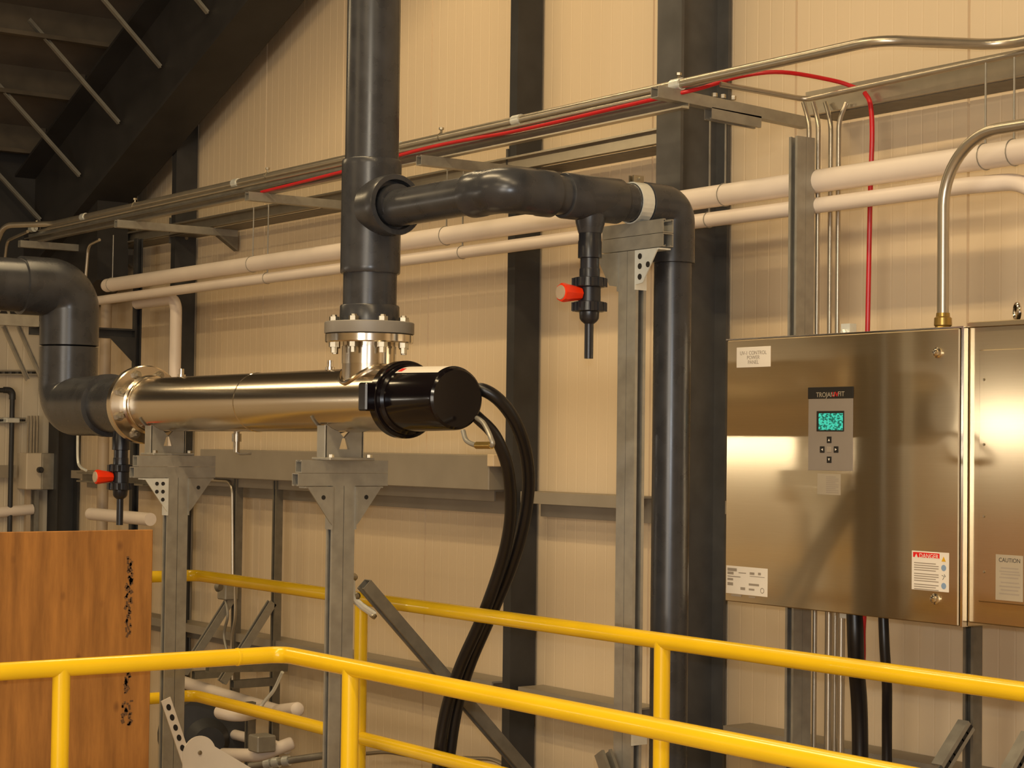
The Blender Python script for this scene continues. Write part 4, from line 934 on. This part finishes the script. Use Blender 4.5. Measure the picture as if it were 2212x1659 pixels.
# second enclosure at the right edge
Y2 = 4.30; xg = PY(2092, 1000, Y2).x; x3 = xg + .75
z2t = PY(2140, 697, Y2).z; z2b = PY(2140, 1350, Y2).z; zt2_ = PY(2150, 755, Y2).z; zb2_ = PY(2150, 1302, Y2).z
th2 = thing('side_enclosure', 'second stainless enclosure with caution label at the right picture edge', 'cabinet', (xg + .3, 4.42, z2b))
part('body', MB().bbox((xr + .0125, Y2, z2b), (x3, 4.53, z2t), .004), 'cab', th2)
xd = PY(2121, 1000, Y2).x
d2o = part('door', MB().bbox((xd, Y2 - .014, zb2_), (x3 - .03, Y2 - .0005, zt2_), .003), 'cab', th2)
part('hinge_gap', MB().box((xd - .006, Y2 - .004, zb2_), (xd - .0005, Y2 - .0005, zt2_)), 'dark', th2)
for py in (820, 960, 1115, 1235): c = PY(2126, py, Y2 - .014); part('screw', MB().lathe((c.x, Y2 - .014, c.z), (0, -1, 0), [(0, .004), (.003, .003)], 10), 'bolt', d2o)
part('hood_strip', MB().bbox((xr + .0125, Y2 - .012, z2t - .012), (x3, Y2 + .003, z2t + .004), .002), 'cab', th2)
Y3 = Y2 - .0145
def on2(px, py): return PY(px, py, Y3)
a = on2(2151, 1197); b = on2(2210, 1301); cl = part('caution_label', MB().bbox((a.x, Y3 - .0006, b.z), (b.x, Y3 + .0002, a.z), .0003), 'labelgrey', d2o, label='pale caution label')
c = on2(2181, 1215); text('lettering', 'CAUTION', (c.x, Y3 - .0008, c.z), XA, ZA, .017, 'ink', cl, 'CENTER', .0002)
m = MB()
for i, y_ in enumerate((1225, 1232, 1238, 1245, 1256, 1264, 1272, 1280)):
    a = on2(2162 - (i % 2) * 3, y_); b = on2(2200 + (i % 3) * 2, y_); m.box((a.x, Y3 - .0009, a.z - .004), (b.x, Y3 - .0006, a.z))
part('print', m, 'inkgrey', cl)
c = PY(2197, 690, 4.38); zr_ = z2t + .034
part('lifting_eye', MB().torus((c.x, 4.38, zr_), (.55, .8, 0), .023, .0065, 26, 10).lathe((c.x, 4.38, z2t), ZA, [(0, .014), (.006, .014), (.012, .008)], 14), 'ssbright', th2)

# strut post behind the cabinet, conduits and cables around it
xs_ = PY(1727, 600, 4.55).x
zs_ = PY(1740, 292, 4.55).z
th = thing('wall_strut', 'tall double strut post behind the control cabinet, left side', 'strut post', (xs_, 4.57, -1), 'cabinet strut posts')
part('front_channel', MB().strut((xs_ - .0205, 4.556, -.9), (xs_ - .0205, 4.556, zs_), (0, -1, 0)), 'galv', th)
part('rear_channel', MB().strut((xs_ - .0205, 4.598, -.9), (xs_ - .0205, 4.598, zs_), (0, 1, 0)), 'galv', th)
xs2 = PY(2111, 1500, 4.55).x
th = thing('wall_strut', 'strut post below the second enclosure with a slotted arm', 'strut post', (xs2, 4.57, -1), 'cabinet strut posts')
part('channel', MB().strut((xs2 - .0205, 4.552, -.9), (xs2 - .0205, 4.552, z2t - .1), (0, -1, 0)), 'galvdark', th)
def slotted(a, b, par):
    ar = part('arm', MB().strut(a, b, (-1, 0, 0)), 'galv', par); m = MB(); d = (b - a); u = d.normalized(); s = u.cross(XA).normalized()
    for i in range(6):
        c = a + d * ((i + .6) / 6.2) + XA * .0208; m.prism([c - u * .016 - s * .006, c + u * .016 - s * .006, c + u * .016 + s * .006, c - u * .016 + s * .006], (.0006, 0, 0))
    part('slot', m, 'dark', ar)
a = PX(2088, 1565, xs2); b = PX(2030, 1660, xs2); slotted(a, b, th)
xs3 = PY(2260, 1500, 4.55).x
th = thing('wall_strut', 'slotted strut arm at the lower right picture corner', 'strut post', (xs3, 4.5, .5), 'cabinet strut posts')
part('channel', MB().strut((xs3, 4.552, -.9), (xs3, 4.552, z2t - .1), (0, -1, 0)), 'galvdark', th)
a = PX(2225, 1590, xs3); b = PX(2175, 1680, xs3); slotted(a, b, th)

for (px, pt, yy, lab) in ((1748, 1736, 4.66, 'first thin conduit from the left, dropping behind the cabinet strut post'), (1768, 1757, 4.66, 'second thin conduit from the left, dropping beside the cabinet strut post'),
                          (1795, 1783, 4.78, 'third thin conduit from the left, above the cabinet'), (1812, 1828, 4.78, 'fourth thin conduit from the left, above the cabinet')):
    p = PY(px, 262, yy); t_ = PY(pt, 222, yy + .02)
    single('conduit', MB().tube(fillet([t_, p, (p.x, yy, -.9)], .16, 6), .0085, 12), 'emt', lab, 'conduit', 'thin conduits by the cabinet')
for (px, r_, lab) in ((1790, .012, 'grey conduit below the cabinet beside the strut post'), (1817, .012, 'bright conduit below the cabinet left of the black hose')):
    x = PY(px, 1450, 4.62).x; single('conduit', MB().cyl((x, 4.62, -.9), (x, 4.62, zb_ + .02), r_, n=14), 'emt', lab, 'conduit', 'conduits below the cabinet')
hp = [onf(1846, 1320, -.12), onf(1848, 1380, -.12), onf(1850, 1440, -.14), onf(1856, 1520, -.18), onf(1858, 1610, -.2), onf(1858, 1760, -.2)]
single('hose', MB().tube(spline(hp, 6), .026, 16), 'hose', 'thick black hose leaving the cabinet bottom', 'hose')
hp = [onf(1908, 1330, -.12), onf(1911, 1400, -.12), onf(1916, 1480, -.14), onf(1916, 1560, -.18), onf(1916, 1640, -.2), onf(1916, 1780, -.2)]
single('hose', MB().tube(spline(hp, 6), .016, 16), 'hose', 'thinner black hose leaving the cabinet bottom, right of the thick one', 'hose')
hp = [onf(1866, 1325, -.14), onf(1864, 1370, -.15), onf(1864, 1420, -.17), onf(1858, 1470, -.2), onf(1856, 1600, -.24)]
single('cable', MB().tube(spline(hp, 6), .009, 10), 'red', 'red cable hanging beside the thick black hose under the cabinet', 'cable')
